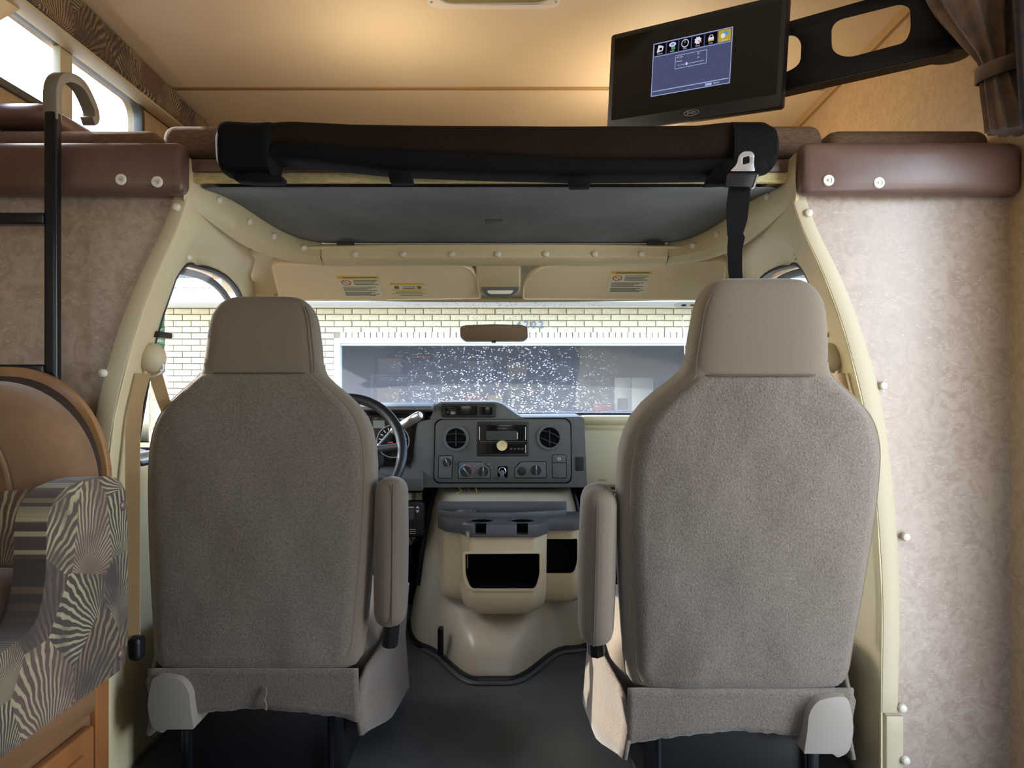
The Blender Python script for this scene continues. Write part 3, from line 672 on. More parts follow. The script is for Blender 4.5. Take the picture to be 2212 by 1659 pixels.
# ---- television on swing arm
TL, TR = P(1312, 78, 2.10), P(1690, -10, 1.812)
TBL = P(1320, 285, 2.10); TBR = P(1697, 226, 1.812)
O = (TL + TR + TBL + TBR) / 4
U = ((TR - TL) + (TBR - TBL)); wt = U.length / 2; U.normalize(); V = ((TL - TBL) + (TR - TBR)); ht = V.length / 2; V = (V - U * V.dot(U)).normalized(); Nn = U.cross(V).normalized()
if Nn.y > 0: Nn = -Nn
tv = thing('television', 'small black flat television showing a blue settings menu', 'television', O - V * ht / 2)
def tvp(px, py): q = on_plane(px, py, O, Nn) - O; return (q.dot(U), q.dot(V))
G().plate(rrect(-wt / 2, wt / 2, -ht / 2, ht / 2, .008), O, U, V, Nn, .028).obj('housing', M['black'], tv, bevel=.003)
G().plate(rrect(-wt / 2 + .05, wt / 2 - .05, -ht / 2 + .04, ht / 2 - .04, .02), O - Nn * .027, U, V, Nn, .025).obj('rear_shell', M['black'], tv, bevel=.006)
bz = G().plate(rrect(-wt / 2 + .012, wt / 2 - .012, -ht / 2 + .030, ht / 2 - .012, .003), O + Nn * .0008, U, V, Nn, .002).obj('screen', M['gloss'], tv)
G().plate(circle(*tvp(1494, 244), .021, 28, .0075), O + Nn * .002, U, V, Nn, .0015, [circle(*tvp(1494, 244), .0195, 28, .0062)]).obj('logo_ring', M['steel'], tv)
a_, b_ = tvp(1494, 244); text('logo_lettering', 'JENSEN', M['steel'], tv, O + U * a_ + V * b_ + Nn * .0012, U, V, Nn, .0082, .0004, spacing=.95)
def em(name, c, s=1.0): return mat(name, (0, 0, 0, 1), .5, emit=c, es=s, spec=0)
E_bg, E_line, E_tile, E_yel, E_white, E_blue, E_green, E_red = em('menu_blue', rgb(78, 83, 118), .9), em('menu_line', rgb(170, 185, 225), .9), em('menu_tile', rgb(16, 14, 22), .8), em('menu_yellow', rgb(190, 165, 40), .9), em('menu_white', rgb(225, 225, 240), .9), em('menu_icon_blue', rgb(90, 150, 235), .9), em('menu_icon_green', rgb(70, 160, 80), .9), em('menu_icon_red', rgb(215, 90, 70), .9)
mc = [tvp(*q) for q in ((1407, 102), (1579, 53), (1583, 171), (1411, 216))]
mu0, mu1 = (mc[0][0] + mc[3][0]) / 2, (mc[1][0] + mc[2][0]) / 2; mv1, mv0 = (mc[0][1] + mc[1][1]) / 2, (mc[2][1] + mc[3][1]) / 2
mw, mh = mu1 - mu0, mv1 - mv0
def ui(name, x0, x1, y0, y1, m, lvl, r=None):
    o = rrect(mu0 + mw * x0, mu0 + mw * x1, mv0 + mh * y0, mv0 + mh * y1, r or .0002, 3)
    return G().plate(o, O + Nn * (.001 + .0002 * lvl), U, V, Nn, .0001).obj(name, m, bz, smooth=0)
def frame_ui(x0, x1, y0, y1, wd):
    wy = wd * mw / mh
    for q in ((x0, x1, y0, y0 + wy), (x0, x1, y1 - wy, y1), (x0, x0 + wd, y0, y1), (x1 - wd, x1, y0, y1)): ui('menu_border', *q, E_line, 2)
ui('menu_panel', 0, 1, 0, 1, E_bg, 1); frame_ui(0, 1, 0, 1, .008)
ui('menu_line', .02, .98, .085, .1, E_line, 2); ui('menu_line', .02, .98, .742, .752, E_line, 2)
def shape(name, out, m, lvl): return G().plate(out, O + Nn * (.001 + .0002 * lvl), U, V, Nn, .0001).obj(name, m, bz, smooth=0)
for k, cap in enumerate(('Picture', 'Audio', 'Time', 'Setup', 'Lock', 'Channel')):
    x0 = .02 + k * .162; x1 = x0 + .148; ui('menu_tile', x0, x1, .765, .975, E_yel if k == 5 else E_tile, 3)
    cu, cv = mu0 + mw * (x0 + x1) / 2, mv0 + mh * .885; r = mw * .045
    text('menu_caption', cap, E_white, bz, O + U * cu + V * (mv0 + mh * .79) + Nn * .0020, U, V, Nn, .0052, 0)
    if k == 0: shape('menu_icon', roundpoly([(cu - r, cv - r), (cu + r * .8, cv - r * .7), (cu + r, cv + r * .5), (cu - r * .5, cv + r)], r * .3), E_white, 4); shape('menu_icon', rrect(cu - r * .2, cu + r * .6, cv - r * .5, cv + r * .2, r * .1), E_tile, 5)
    if k == 1: shape('menu_icon', circle(cu, cv + r * .4, r, 20, r * .6), E_white, 4); shape('menu_icon', circle(cu, cv + r * .4, r * .6, 20, r * .3), E_blue, 5); shape('menu_icon', rrect(cu - r * .3, cu + r * .8, cv - r, cv - r * .2, r * .2), E_green, 5)
    if k == 2: shape('menu_icon', circle(cu, cv, r * 1.05), E_white, 4); shape('menu_icon', circle(cu, cv, r * .85), E_tile, 5); shape('menu_icon', [(cu - r * .05, cv), (cu + r * .05, cv), (cu + r * .05, cv + r * .7), (cu - r * .05, cv + r * .7)], E_white, 6)
    if k == 3: shape('menu_icon', [(cu + r * (1.05 if i % 2 else .8) * math.cos(i * PI / 8), cv + r * (1.05 if i % 2 else .8) * math.sin(i * PI / 8)) for i in range(16)], E_white, 4); shape('menu_icon', [(cu, cv - r * .1), (cu + r * .1, cv + r * .1), (cu + r, cv - r * .5), (cu + r * .9, cv - r * .75)], E_red, 5)
    if k == 4: shape('menu_icon', rrect(cu - r * .75, cu + r * .75, cv - r * .9, cv + r * .1, r * .1), E_white, 4); G().plate(circle(cu, cv + r * .2, r * .6), O + Nn * .0016, U, V, Nn, .0001, [circle(cu, cv + r * .2, r * .38)]).obj('menu_icon', E_white, bz, smooth=0); shape('menu_icon', rrect(cu - r * .75, cu + r * .75, cv - r * .9, cv - r * .55, r * .1), E_yel, 5)
    if k == 5: shape('menu_icon', rrect(cu - r * .4, cu + r, cv - r * .2, cv + r * .8, r * .1), E_blue, 4); shape('menu_icon', circle(cu - r * .4, cv - r * .2, r * .6), E_white, 5)
frame_ui(.30, .70, .44, .69, .006)
def ut(b, x, y, sz=.0058, al='LEFT'): text('menu_text', b, E_white, bz, O + U * (mu0 + mw * x) + V * (mv0 + mh * y) + Nn * .0016, U, V, Nn, sz, 0, al)
ut('RF CH', .32, .645); ut(':', .46, .645); ut('24', .58, .645); ut('Preset', .32, .575); ut(':', .46, .575); ut('33', .58, .575); ut('Return', .80, .05)
ui('menu_slider', .335, .665, .495, .505, E_line, 3); ui('menu_slider', .44, .46, .475, .525, E_white, 4); ui('menu_button', .70, .78, .025, .07, E_line, 3, .001)
# swing arm
arm = thing('tv_swing_arm', 'black metal swing arm with rounded cutouts holding the television', 'bracket', (.9, 1.85, H + .75))
A0 = P(1600, 0, 1.99); A1 = P(2010, 0, 1.775)
AU = Vector((A1.x - A0.x, A1.y - A0.y, 0)); AL = AU.length; AU.normalize(); AN = Vector((AU.y, -AU.x, 0)); AO = Vector((A0.x, A0.y, 0))
def ap(px, py): q = on_plane(px, py, AO, AN) - AO; return (q.dot(AU), q.z)
outl = roundpoly([ap(1600, 76), ap(2050, -52), ap(2070, 108), ap(1600, 216)], [.01, .02, .03, .01], 5)
h1 = roundpoly([ap(1650, 88), ap(1715, 74), ap(1731, 90), ap(1729, 138), ap(1700, 156), ap(1650, 165)], [.01, .02, .02, .03, .02, .01], 5)
h2 = roundpoly([ap(1795, 46), ap(1945, 8), ap(1966, 16), ap(1967, 66), ap(1955, 92), ap(1830, 125), ap(1797, 112)], [.03, .02, .015, .02, .03, .03, .02], 6)
G().plate(outl, AO, AU, (0, 0, 1), AN, .004, [h1, h2]).obj('arm_plate', M['blackmetal'], arm, bevel=.0008)
lo0, lo1 = Vector(ap(1640, 207)), Vector(ap(2062, 111))
fl = [AO + AU * lo0.x + Vector((0, 0, lo0.y)), AO + AU * lo1.x + Vector((0, 0, lo1.y))]
bkv = -AN * .042
G().add([fl[0], fl[1], fl[1] + bkv, fl[0] + bkv] + [p - Vector((0, 0, .003)) for p in (fl[0], fl[1], fl[1] + bkv, fl[0] + bkv)], [(0, 1, 2, 3), (7, 6, 5, 4), (0, 4, 5, 1), (1, 5, 6, 2), (2, 6, 7, 3), (3, 7, 4, 0)]).obj('lower_flange', M['black'], arm)
# rounded pivot knuckle under the arm and wall plate
pk = P(2048, 118, 1.80)
rings = [(0, -.006), (.044, -.006), (.048, -.002), (.048, .004), (.044, .008), (0, .008)]
G().lathe(rings, pk, (0, 0, 1), 28).obj('pivot_plate', M['black'], arm)
G().tube([pk + Vector((0, 0, .008)), pk + Vector((0, 0, .17))], .014, 14).obj('pivot_post', M['blackmetal'], arm)
G().box(pk.x - .012, XR - .002, 1.775, 1.825, pk.z + .012, pk.z + .15).obj('wall_link', M['blackmetal'], arm, bevel=.004)
# link from arm to the television back
G().plate(rrect(-.045, .045, -.045, .045, .006), O - Nn * .0535, U, V, Nn, .012).obj('tilt_head', M['blackmetal'], arm, bevel=.002)
G().tube([O - Nn * .065, O - Nn * .09, AO + AU * .03 + AN * -.02 + Vector((0, 0, O.z))], .016, 12).obj('tilt_link', M['blackmetal'], arm)
# ---- curtain tied back at the right
ct = thing('curtain', 'brown bunk curtain gathered and tied back at the right', 'curtain', P(2150, 290, 1.66))
path = [((2050, -272), 165, 1.66), ((2068, -190), 152, 1.66), ((2105, -80), 128, 1.66), ((2125, 0), 104, 1.655), ((2142, 70), 72, 1.65), ((2155, 120), 46, 1.648), ((2160, 150), 38, 1.648), ((2170, 190), 46, 1.65), ((2183, 240), 52, 1.652), ((2192, 284), 56, 1.655)]
rings = []
pp = smooth_path([(a[0], a[1], w_) for a, w_, d in path], 5)
for i, q in enumerate(pp):
    c = P(q.x, q.y, 1.652); hw = q.z / F * 1.65; n = 96; ring = []
    for k in range(n):
        a = 2 * PI * k / n; fold = 1 + .22 * math.sin(11 * a + i * .05) + .08 * math.sin(23 * a + 1 + i * .08)
        ring.append(Vector((c.x + hw * math.cos(a) * (1 + .4 * (fold - 1)) , c.y + min(.055, hw * .55) * math.sin(a) * fold * 1.1, c.z)))
    rings.append(ring)
G().loft(rings).obj('drape', M['curtain'], ct, smooth=60)
tb = [P(2160, 150, 1.652) + Vector((.047 * math.cos(a), .042 * math.sin(a), .012 * math.cos(a))) for a in [2 * PI * k / 24 for k in range(24)]]
rows = [[p + Vector((0, 0, h)) * 1.0 for p in tb] for h in (-.016, .016)]
G().grid(rows, closed=True).obj('tie_band', M['curtain'], ct, thick=.004)
cd = [(2210, -330), (2210, -200), (2214, -60), (2222, 40), (2228, 140), (2234, 240), (2238, 270)]
rings = []
for i, (a, b) in enumerate(cd):
    c = P(a, b, 1.545); ring = []
    for k in range(48):
        an = 2 * PI * k / 48; ring.append(Vector((c.x + (.04 + .004 * math.sin(9 * an)) * math.cos(an) + .015, c.y + .02 * math.sin(an) * (1 + .2 * math.sin(9 * an)), c.z)))
    rings.append(ring)
tag(G().loft(rings).obj('dark_curtain', M['curtaindark'], smooth=60), 'dark navy curtain panel at the upper right frame edge', 'curtain')
# ---- fabric valance over the loft window
vl = thing('window_valance', 'brown fan patterned fabric valance above the left loft window', 'valance', (-1.235, 2.1, H + .955))
rows = []
for Y in (1.25, 1.6, 2.2, 2.7, 3.05):
    rows.append([Vector(p) for p in ((XL + .006, Y, H + .962), (-1.205, Y, H + .957 - .012 * (Y - 2)), (-1.198, Y, H + .965 - .012 * (Y - 2)), (-1.198, Y, cz(Y) - .012), (-1.205, Y, cz(Y) - .005), (XL + .006, Y, cz(Y) - .005))])
G().loft(rows).obj('fabric_cover', M['fan'], vl, smooth=30)
G().box(XL + .008, -1.206, 1.26, 3.04, H + .944, H + .955).obj('underside', M['stripbeige'], vl, bevel=.003)
g = G(); rows = []
for i in range(13):
    q = i / 12; rows.append([Vector((XL + .022 + .008 * math.sin(7 * k + q), lerp(1.42, 1.95 - .25 * q, k / 10) , H + .955 - .21 * q)) for k in range(11)])
tag(g.grid(rows).obj('window_curtain', M['visor'], thick=.003), 'cream curtain pulled back at the left end of the loft window', 'curtain')
# ---- ceiling roof vent
rv = thing('roof_vent', 'white framed roof vent in the loft ceiling', 'vent', (-.05, 2.0, cz(2.0)))
vx0, vx1 = P(926, 0, 2.19).x, P(1209, 0, 2.19).x
yv1 = 2.195; yv0 = yv1 - .37; zc_ = cz(2.0)
vo_ = lambda d: rrect(vx0 + d, vx1 - d, yv0 + d, yv1 - d, .045)
def ceil_plate(out, holes, z, t): return G().plate(out, (0, 0, z), (1, 0, 0), (0, 1, 0), (0, 0, -1), t, holes)
ceil_plate(vo_(0), [vo_(.03)], cz(2.19) - .008, .022).obj('frame', M['white'], rv, bevel=.003)
ceil_plate(vo_(.028), [], cz(2.19) - .002, .004).obj('lid', mat('vent_lid_olive', rgb(150, 140, 80), .5), rv)
for x in (vx0 + .012, vx1 - .012): G().ball((x, yv1 - .045, cz(2.19) - .009), .004).obj('screw', M['steel'], rv)
# ---- warm puck lamp, unseen, added on the coach ceiling to brighten the loft
def puck(x, y, e, label):
    lp = thing('ceiling_fill_lamp', label, 'lamp', (x, y, cz(y) - .045))
    zc = cz(y) - .003
    G().lathe([(.06, 0), (.06, -.010), (.05, -.016), (0, -.016)], (x, y, zc), (0, 0, 1), 28).obj('base', M['white'], lp)
    G().lathe([(.048, -.0165), (.042, -.026), (.024, -.031), (0, -.032)], (x, y, zc), (0, 0, 1), 28).obj('lens', M['lens'], lp)
    d = bpy.data.lights.new('ceiling_fill_light', 'POINT'); d.energy = e; d.color = (1, .80, .54); d.shadow_soft_size = .05
    o = bpy.data.objects.new('ceiling_fill_light', d); COL.objects.link(o); o.location = (x, y, zc - .20)
M['lens'] = mat('lamp_lens', rgb(255, 236, 200), .4, emit=(1, .72, .38, 1), es=5)
puck(.15, .75, 2.2, 'unseen warm puck lamp added on the coach ceiling to brighten the loft')
def fill(x, y, e, label):  # bunk lamps, unseen, added to light the loft ceiling more evenly
    rl = thing('fill_lamp', label, 'lamp', (x, y, H + .603))
    G().lathe([(.045, 0), (.045, .008), (.012, .014), (.008, .05), (.008, .085), (0, .085)], (x, y, H + .604), (0, 0, 1), 24).obj('base', M['white'], rl)
    G().ball((x, y, H + .705), .024).obj('bulb', M['lens'], rl)
    d = bpy.data.lights.new('fill_light', 'POINT'); d.energy = e; d.color = (1, .80, .54); d.shadow_soft_size = .08
    o = bpy.data.objects.new('fill_light', d); COL.objects.link(o); o.location = (x, y, H + .735)
fill(.52, 2.62, 8.5, 'small warm reading lamp added unseen on the bunk behind the television')
fill(-.38, 2.30, 4, 'small warm reading lamp added unseen on the bunk behind the left half of the rolled net')
# ================================================================ cab furniture
def se(a, n):      # superellipse point
    c, s_ = math.cos(a), math.sin(a); q = 2.0 / n
    return math.copysign(abs(c) ** q, c), math.copysign(abs(s_) ** q, s_)
BW = [(0, .226), (.02, .243), (.10, .252), (.25, .264), (.40, .272), (.50, .272), (.56, .264), (.61, .243), (.65, .207), (.685, .166), (.705, .148), (.73, .142)]
HW = [(.70, .141), (.74, .140), (.80, .133), (.84, .126), (.865, .114), (.882, .098), (.890, .08)]
def seat(who, X, Yb, zb, lean, scale, inner, label):
    """inner = +1 when the aisle is on the +X side"""
    root = thing('captain_seat', label, 'seat', (X, Yb + .3, 0))
    up = Vector((0, -math.sin(lean), math.cos(lean))); fw = Vector((0, math.cos(lean), math.sin(lean))); rt = Vector((1, 0, 0)); Ob = Vector((X, Yb, zb))
    def Lc(x, y, z): return Ob + rt * x * scale + fw * y + up * z
    bd = lambda z: interp([(0, .10), (.1, .13), (.5, .125), (.65, .10), (.73, .085)], z)
    def rear(x, z, w, d, n=5.0): return d / 2 * (1 - max(0, 1 - min(1, abs(x / w)) ** n) ** (1 / n))
    zs = [0, .004, .012, .025, .05, .1, .18, .26, .34, .42, .48, .53, .57, .60, .63, .655, .68, .70, .715, .728]
    rings = []
    sm = lambda tab: (lambda z: interp(tab, z))
    bw = densify(BW, 6); hw = densify(HW, 6)
    for k, z in enumerate(zs):
        w = interp(bw, z); d = bd(z); sh = (.80, .92, .98)[k] if k < 3 else 1
        rings.append([Lc(w * sh * cx, d / 2 + d / 2 * sh * sy, z) for cx, sy in [se(2 * PI * j / 56, 5) for j in range(56)]])
    back = G().loft(rings).obj('backrest', M['seatfab'], root, smooth=50)
    # rear carpet panel
    rows = []; edge = []; zz = [.006 + .700 * i / 46 for i in range(47)]
    for i, z in enumerate(zz):
        w = interp(bw, z); row = []; lo_, hi_ = [-(w - (.022 if inner < 0 else .003) - .012 * sstep(.06, 0, z)), w - (.022 if inner > 0 else .003) - .012 * sstep(.06, 0, z)]
        for j in range(33):
            x = lerp(lo_, hi_, j / 32)
            dmp = .004 * math.sin(x * 38 * inner + z * 22) * sstep(.22, .02, z) * sstep(-.05, .2, x * inner)
            dmp += .0022 * math.sin(x * 31 + 1.3) * math.sin(z * 17) + .0018 * random.uniform(-1, 1)
            off = -.007 if 0 < j < 32 and 0 < i < 46 else .004
            row.append(Lc(x, rear(x, z, w, bd(z)) + off + (dmp if off < 0 else 0), z))
        rows.append(row)
    G().grid(rows).obj('back_panel', M['seatfuzz'], back, smooth=80)
    for sd in (0, -1):
        e = [r[sd] for r in rows[1:]]; G().tube([p + fw * -.002 for p in e], .0028, 6).obj('piping', M['seatfab'], back)
    # headrest
    rings = []
    for k, z in enumerate([.700, .704, .712, .74, .77, .80, .825, .845, .862, .875, .884, .890, .892]):
        w = interp(hw, min(z, .89)); d = interp([(.70, .088), (.78, .098), (.85, .085), (.88, .06), (.892, .035)], z)
        sh = (.96, .99, 1)[k] if k < 3 else (.8 if k == 12 else 1)
        rings.append([Lc(w * sh * cx, .045 + d / 2 * sh * sy - .002, z) for cx, sy in [se(2 * PI * j / 48, 4.6) for j in range(48)]])
    hr = G().loft(rings).obj('headrest', M['seatfab'], root, smooth=50)
    ln = [Lc(inner * interp(hw, z) * .93, .045 - interp([(.70, .044), (.78, .049), (.85, .0425), (.88, .03)], z) * .93 - .003, z) for z in [.705 + .02 * i for i in range(9)]]
    G().tube(ln, .0014, 6).obj('stitch_seam', M['stitch'], hr)
    ln = [Lc(q * .139, .045 - .046 * (1 - abs(q) ** 9) - .002, .703) for q in [i / 20 * 1.9 - .95 for i in range(21)]]
    G().tube(ln, .0016, 6).obj('stitch_seam', M['stitch'], hr)
    # cushion
    cz0, cz1 = zb - .075, zb + .09
    G().rbox(X - .262, X + .262, Yb + .10, Yb + .60, cz0, cz1, .05, 6, (.004, .01, .012)).obj('cushion', M['seatfab'], root)
    # carpet skirts: rear and both sides
    rows = []
    for i in range(9):
        q = i / 8; row = []
        for j in range(41):
            x = (j / 40 * 2 - 1) * .245; arch = -.118 + .030 * (1 - (x / .245) ** 2)
            row.append(Vector((X + x, Yb - .004 + .012 * q + .003 * math.sin(x * 30 + q * 2) * q, zb + lerp(.010, arch, q) + (.002 * random.uniform(-1, 1) if q == 1 else 0))))
        rows.append(row)
    sk = G().grid(rows).obj('rear_skirt', M['seatfuzz'], root, thick=.008, smooth=80)
    if inner > 0: G().tube([Vector((X + .03 + .002 * math.sin(i), Yb - .008, zb - .03 - .006 * i)) for i in range(10)], .003, 6).obj('skirt_seam', M['seatfuzz'], sk)
    for sd in (-1, 1):
        rows = []
        for i in range(13):
            q = i / 12; y = Yb + .005 + .52 * q; tz = zb + interp([(0, -.02), (.25, .03), (1, .075)], q); bz_ = zb + interp([(0, -.15), (.5, -.20), (1, -.24)], q)
            rows.append([Vector((X + sd * (.25 + .040 * sstep(0, .35, q) - .012 * (1 - abs(2 * w - 1))), y, lerp(tz, bz_, w))) for w in [k / 6 for k in range(7)]])
        G().grid(rows).obj('side_skirt', M['seatfuzz'], root, thick=.010, smooth=80)
    # armrest folded up on the aisle side
    mA = Matrix.Translation(Lc(inner * (.272 + .040) / scale, .052, .275)) @ Matrix(((1, 0, 0), (0, fw.y, up.y), (0, fw.z, up.z))).to_4x4()
    ar = G().rbox(-.036, .036, -.052, .052, -.178, .178, .032, 6, (.004, .003, 0), mA).obj('armrest', M['seatfab'], root)
    ln = [mA @ Vector((-inner * -.010, -.0540, z)) for z in [(-.165 + .33 * i / 12) for i in range(13)]]
    G().tube(ln, .0014, 6).obj('stitch_seam', M['stitch'], ar)
    G().tube([mA @ Vector((0, .03, -.15)), mA @ Vector((-inner * .01, .05, -.24))], .02, 8).obj('armrest_bracket', M['black'], root)
    # recliner cover on the outer side
    ou = -inner
    op = roundpoly([(a, b * 1.15 - .012) for a, b in ((.128, -.0935), (.136, -.05), (.138, -.018), (.158, .006), (.195, .0125), (.222, .0125), (.232, -.022), (.235, -.055), (.224, -.092), (.200, -.1015), (.19, -.094))], [.003, .02, .02, .015, .01, .02, .02, .02, .025, .006, .003], 5)
    G().plate([(X + ou * a, zb + b) for a, b in op], (0, Yb - .030, 0), (1, 0, 0), (0, 0, 1), (0, -1, 0), .12).obj('recliner_cover', M['seatplastic'], root, bevel=.008, seg=3)
    # pedestal
    G().box(X - .20, X + .20, Yb + .06, Yb + .50, .0, zb - .09).obj('pedestal', M['black'], root, bevel=.01)
    G().box(X - .22, X + .22, Yb + .05, Yb + .56, zb - .105, zb - .088).obj('pedestal_plate', M['blackmetal'], root, bevel=.003)
    for sd in (-1, 1): G().tube([(X + sd * .17, Yb + .045, .012), (X + sd * .17, Yb + .045, zb - .11)], .008, 8).obj('pedestal_post', M['laddermetal'], root)
    return root
seat('driver', -.605, 1.80, H - .676, math.radians(-3.0), 1.0, 1, 'taupe cloth driver seat seen from behind, left of the aisle')
seat('passenger', .497, 1.675, H - .672, math.radians(11.5), 1.0, -1, 'taupe cloth passenger seat seen from behind, right of the aisle')
# ---- seat belts
for s, who in ((-1, 'driver'), (1, 'passenger')):
    t = thing('seat_belt', 'beige %s seat belt hanging from its pillar anchor' % who, 'seat belt', (XC + s * .84, 1.8, 0))
    c = Vector((XC + s * .802, 1.82, H + .062))
    G().ball(c, .034, 16, 10, (.95, .8, 1.05)).obj('anchor_cover', M['stripbeige'], t)
    G().tube([c + Vector((.03 * math.cos(a), -.004, -.022 + .022 * math.sin(a))) for a in [2 * PI * k / 24 for k in range(24)]], .0035, 6, closed=True).obj('guide_ring', M['chrome'], t)
    xs = XC + s * .826
    ribbon([Vector((XC + s * min(.826, pin(z - H) - .024), 1.775, z)) for z in [H + .025 - .0675 * i for i in range(10)]], [.017] * 10, .002).obj('webbing', M['belt'], t, smooth=0)
    ribbon([c + Vector((0, .01, -.03)), c + Vector((-s * .012, .03, -.10)), c + Vector((-s * .028, .08, -.20)), c + Vector((-s * .04, .14, -.34))], [.017, .016, .015, .015], .002).obj('webbing', M['belt'], t, smooth=0)
    G().rbox(XC + s * .80 - .012, XC + s * .80 + .012, 1.83, 1.90, H + .112, H + .126, .004, 3).obj('height_button', M['piping'], t)
c = P(290, 1402, 1.76)
tag(G().rbox(c.x - .016, c.x + .016, 1.75, 1.79, c.z - .028, c.z + .028, .012, 4).obj('belt_buckle', M['black']), 'small black buckle between dinette seat and driver seat', 'buckle')
# ---- dashboard
dsh = thing('dashboard', 'beige and charcoal dashboard below the windscreen', 'dashboard', (0, 2.95, H - .6))
def xprism(prof, x0, x1): return G().plate([(y, H + z) for y, z in prof], (x0, 0, 0), (0, 1, 0), (0, 0, 1), (-1, 0, 0), x1 - x0)
xs_ = .268
xprism([(3.30, -.14), (2.915, -.118), (2.885, -.122), (2.875, -.135), (2.885, -.150), (2.895, -.155), (2.895, -.165), (2.865, -.175), (2.850, -.33), (2.852, -.375), (2.87, -.385), (2.90, -.39), (3.30, -.40)], xs_, XC + .86).obj('passenger_panel', M['cabbeige'], dsh, bevel=.004)
xprism([(3.30, -.40), (2.92, -.395), (2.885, -.40), (2.88, -.46), (2.90, -.475), (2.905, -.60), (3.1, -.64), (3.30, -.64)], xs_ + .06, XC + .86).obj('lower_passenger_panel', M['cabbeige'], dsh, bevel=.003)
for y_, x0, x1 in ((978, 1290, 1350),): G().fplate([(x0, y_ - .6), (x1, y_ - .6), (x1, y_ + .6), (x0, y_ + .6)], 2.8595, .002).obj('glovebox_line', M['seam'], dsh)
G().fplate([(1292, 1035.5), (1310, 1035.5), (1310, 1038), (1292, 1038)], 2.849, .002).obj('airbag_mark', M['seam'], dsh)
G().fplate([(1308, 1062), (1420, 1062), (1420, 1065), (1308, 1065)], 2.866, .004).obj('glovebox_gap', M['dark'], dsh)
for a, b in (((1306, 1064), (1322, 1098)),): G().fplate([(a[0], a[1]), (a[0] + 1.6, a[1]), (b[0] + 1.6, b[1]), (b[0], b[1])], 2.876, .002).obj('panel_line', M['seam'], dsh)
# driver side
xprism([(3.30, -.13), (2.95, -.085), (2.84, -.082), (2.79, -.10), (2.80, -.20), (2.80, -.34), (2.83, -.385), (3.30, -.40)], XC - .86, -.53).obj('driver_panel', M['dash'], dsh, bevel=.008)
xprism([(3.30, -.40), (2.92, -.395), (2.86, -.41), (2.84, -.44), (2.85, -.59), (2.95, -.62), (3.30, -.62)], XC - .86, -.385).obj('knee_panel', M['cabbeige'], dsh, bevel=.006)
xprism([(3.28, -.40), (2.93, -.38), (2.86, -.392), (2.86, -.405), (3.28, -.42)], XC - .86, -.34).obj('underside_shadow', M['dark'], dsh)  # black strip standing in for the shadow band under the dash
# instrument hood and cluster
xprism([(3.30, -.14), (2.98, -.075), (2.80, -.068), (2.74, -.080), (2.735, -.092), (2.80, -.10), (3.0, -.12)], -.60, -.285).obj('cluster_hood', M['dash'], dsh, bevel=.006)
xprism([(3.2, -.10), (2.86, -.10), (2.825, -.30), (2.79, -.34), (2.80, -.39), (3.2, -.39)], -.60, -.325).obj('cluster_body', M['dash'], dsh, bevel=.004)
G().fplate(rrect(760, 832, 872, 890, 3), 2.79, .01).obj('cluster_shelf', M['dark'], dsh)
cl = G().fplate(rrect(770, 893, 893, 1006, 18), 2.805, .02).obj('instrument_cluster', M['gloss'], dsh, bevel=.002)
gc = P(849, 953, 2.803)
G().lathe([(.0575, 0), (.0605, 0), (.0605, .006), (.0575, .006), (.0575, 0)], gc + Vector((0, .002, 0)), (0, -1, 0), 32, caps=False).obj('gauge_ring', M['steel'], cl)
for k in range(13):
    a = math.radians(210 - k * 20); d = Vector((math.cos(a), 0, math.sin(a))); n = Vector((-d.z, 0, d.x)); c0 = gc + Vector((0, -.004, 0))
    G().add([c0 + d * .041 - n * .0013, c0 + d * .041 + n * .0013, c0 + d * .052 + n * .0013, c0 + d * .052 - n * .0013], [(0, 1, 2, 3)]).obj('gauge_tick', M['white'], cl, smooth=0)
for k, tx in enumerate(('20', '40', '60', '80', '100')):
    a = math.radians(200 - k * 48); text('gauge_number', tx, M['white'], cl, gc + Vector((.032 * math.cos(a), -.004, .032 * math.sin(a))), (1, 0, 0), (0, 0, 1), (0, -1, 0), .012, 0)
c0 = gc + Vector((0, -.0055, -.004))
G().add([c0 + Vector((0, 0, .0025)), c0 + Vector((0, 0, -.0025)), c0 + Vector((-.048, 0, -.001)), c0 + Vector((-.048, 0, .001))], [(0, 1, 2, 3)]).obj('gauge_needle', mat('needle_red', rgb(220, 60, 50), .5), cl, smooth=0)
G().fplate(rrect(806, 831, 908, 925, 2), 2.803, .002).obj('gear_display', M['ink'], cl)
G().lathe([(.031, 0), (.033, 0), (.033, .005), (.031, .005), (.031, 0)], P(790, 965, 2.803), (0, -1, 0), 28, caps=False).obj('gauge_ring', M['steel'], cl)
# centre stack
def grow(pts, d):
    cx = sum(p[0] for p in pts) / len(pts); cy = sum(p[1] for p in pts) / len(pts)
    return [(p[0] + math.copysign(d, p[0] - cx), p[1] + math.copysign(d, p[1] - cy)) for p in pts]
YS = 2.80
stk = dsh
o1 = roundpoly([(902, 912), (945, 902), (1262, 900), (1268, 1049), (1262, 1053), (900, 1053), (885, 1030)], [10, 14, 8, 4, 4, 10, 10], 5)
G().fplate(o1, YS + .012, .30).obj('stack_body', M['dash'], stk, bevel=.008, seg=3)
o2 = roundpoly([(941, 915), (952, 907), (1222, 905), (1232, 915), (1233, 1034), (1226, 1042), (946, 1042), (938, 1034)], 8, 4)
G().fplate(grow(o2, 2.2), YS + .0095, .01).obj('fascia_gap', M['dark'], stk)
fa = G().fplate(o2, YS, .02).obj('fascia', M['dashpanel'], stk, bevel=.004)
o3 = roundpoly([(928, 905), (944, 872), (956, 868), (1068, 868), (1084, 872), (1120, 898), (1134, 905)], [4, 8, 6, 10, 10, 14, 4], 5)
hd = G().fplate(o3, YS + .008, .22).obj('clock_hood', M['dash'], stk, bevel=.004)
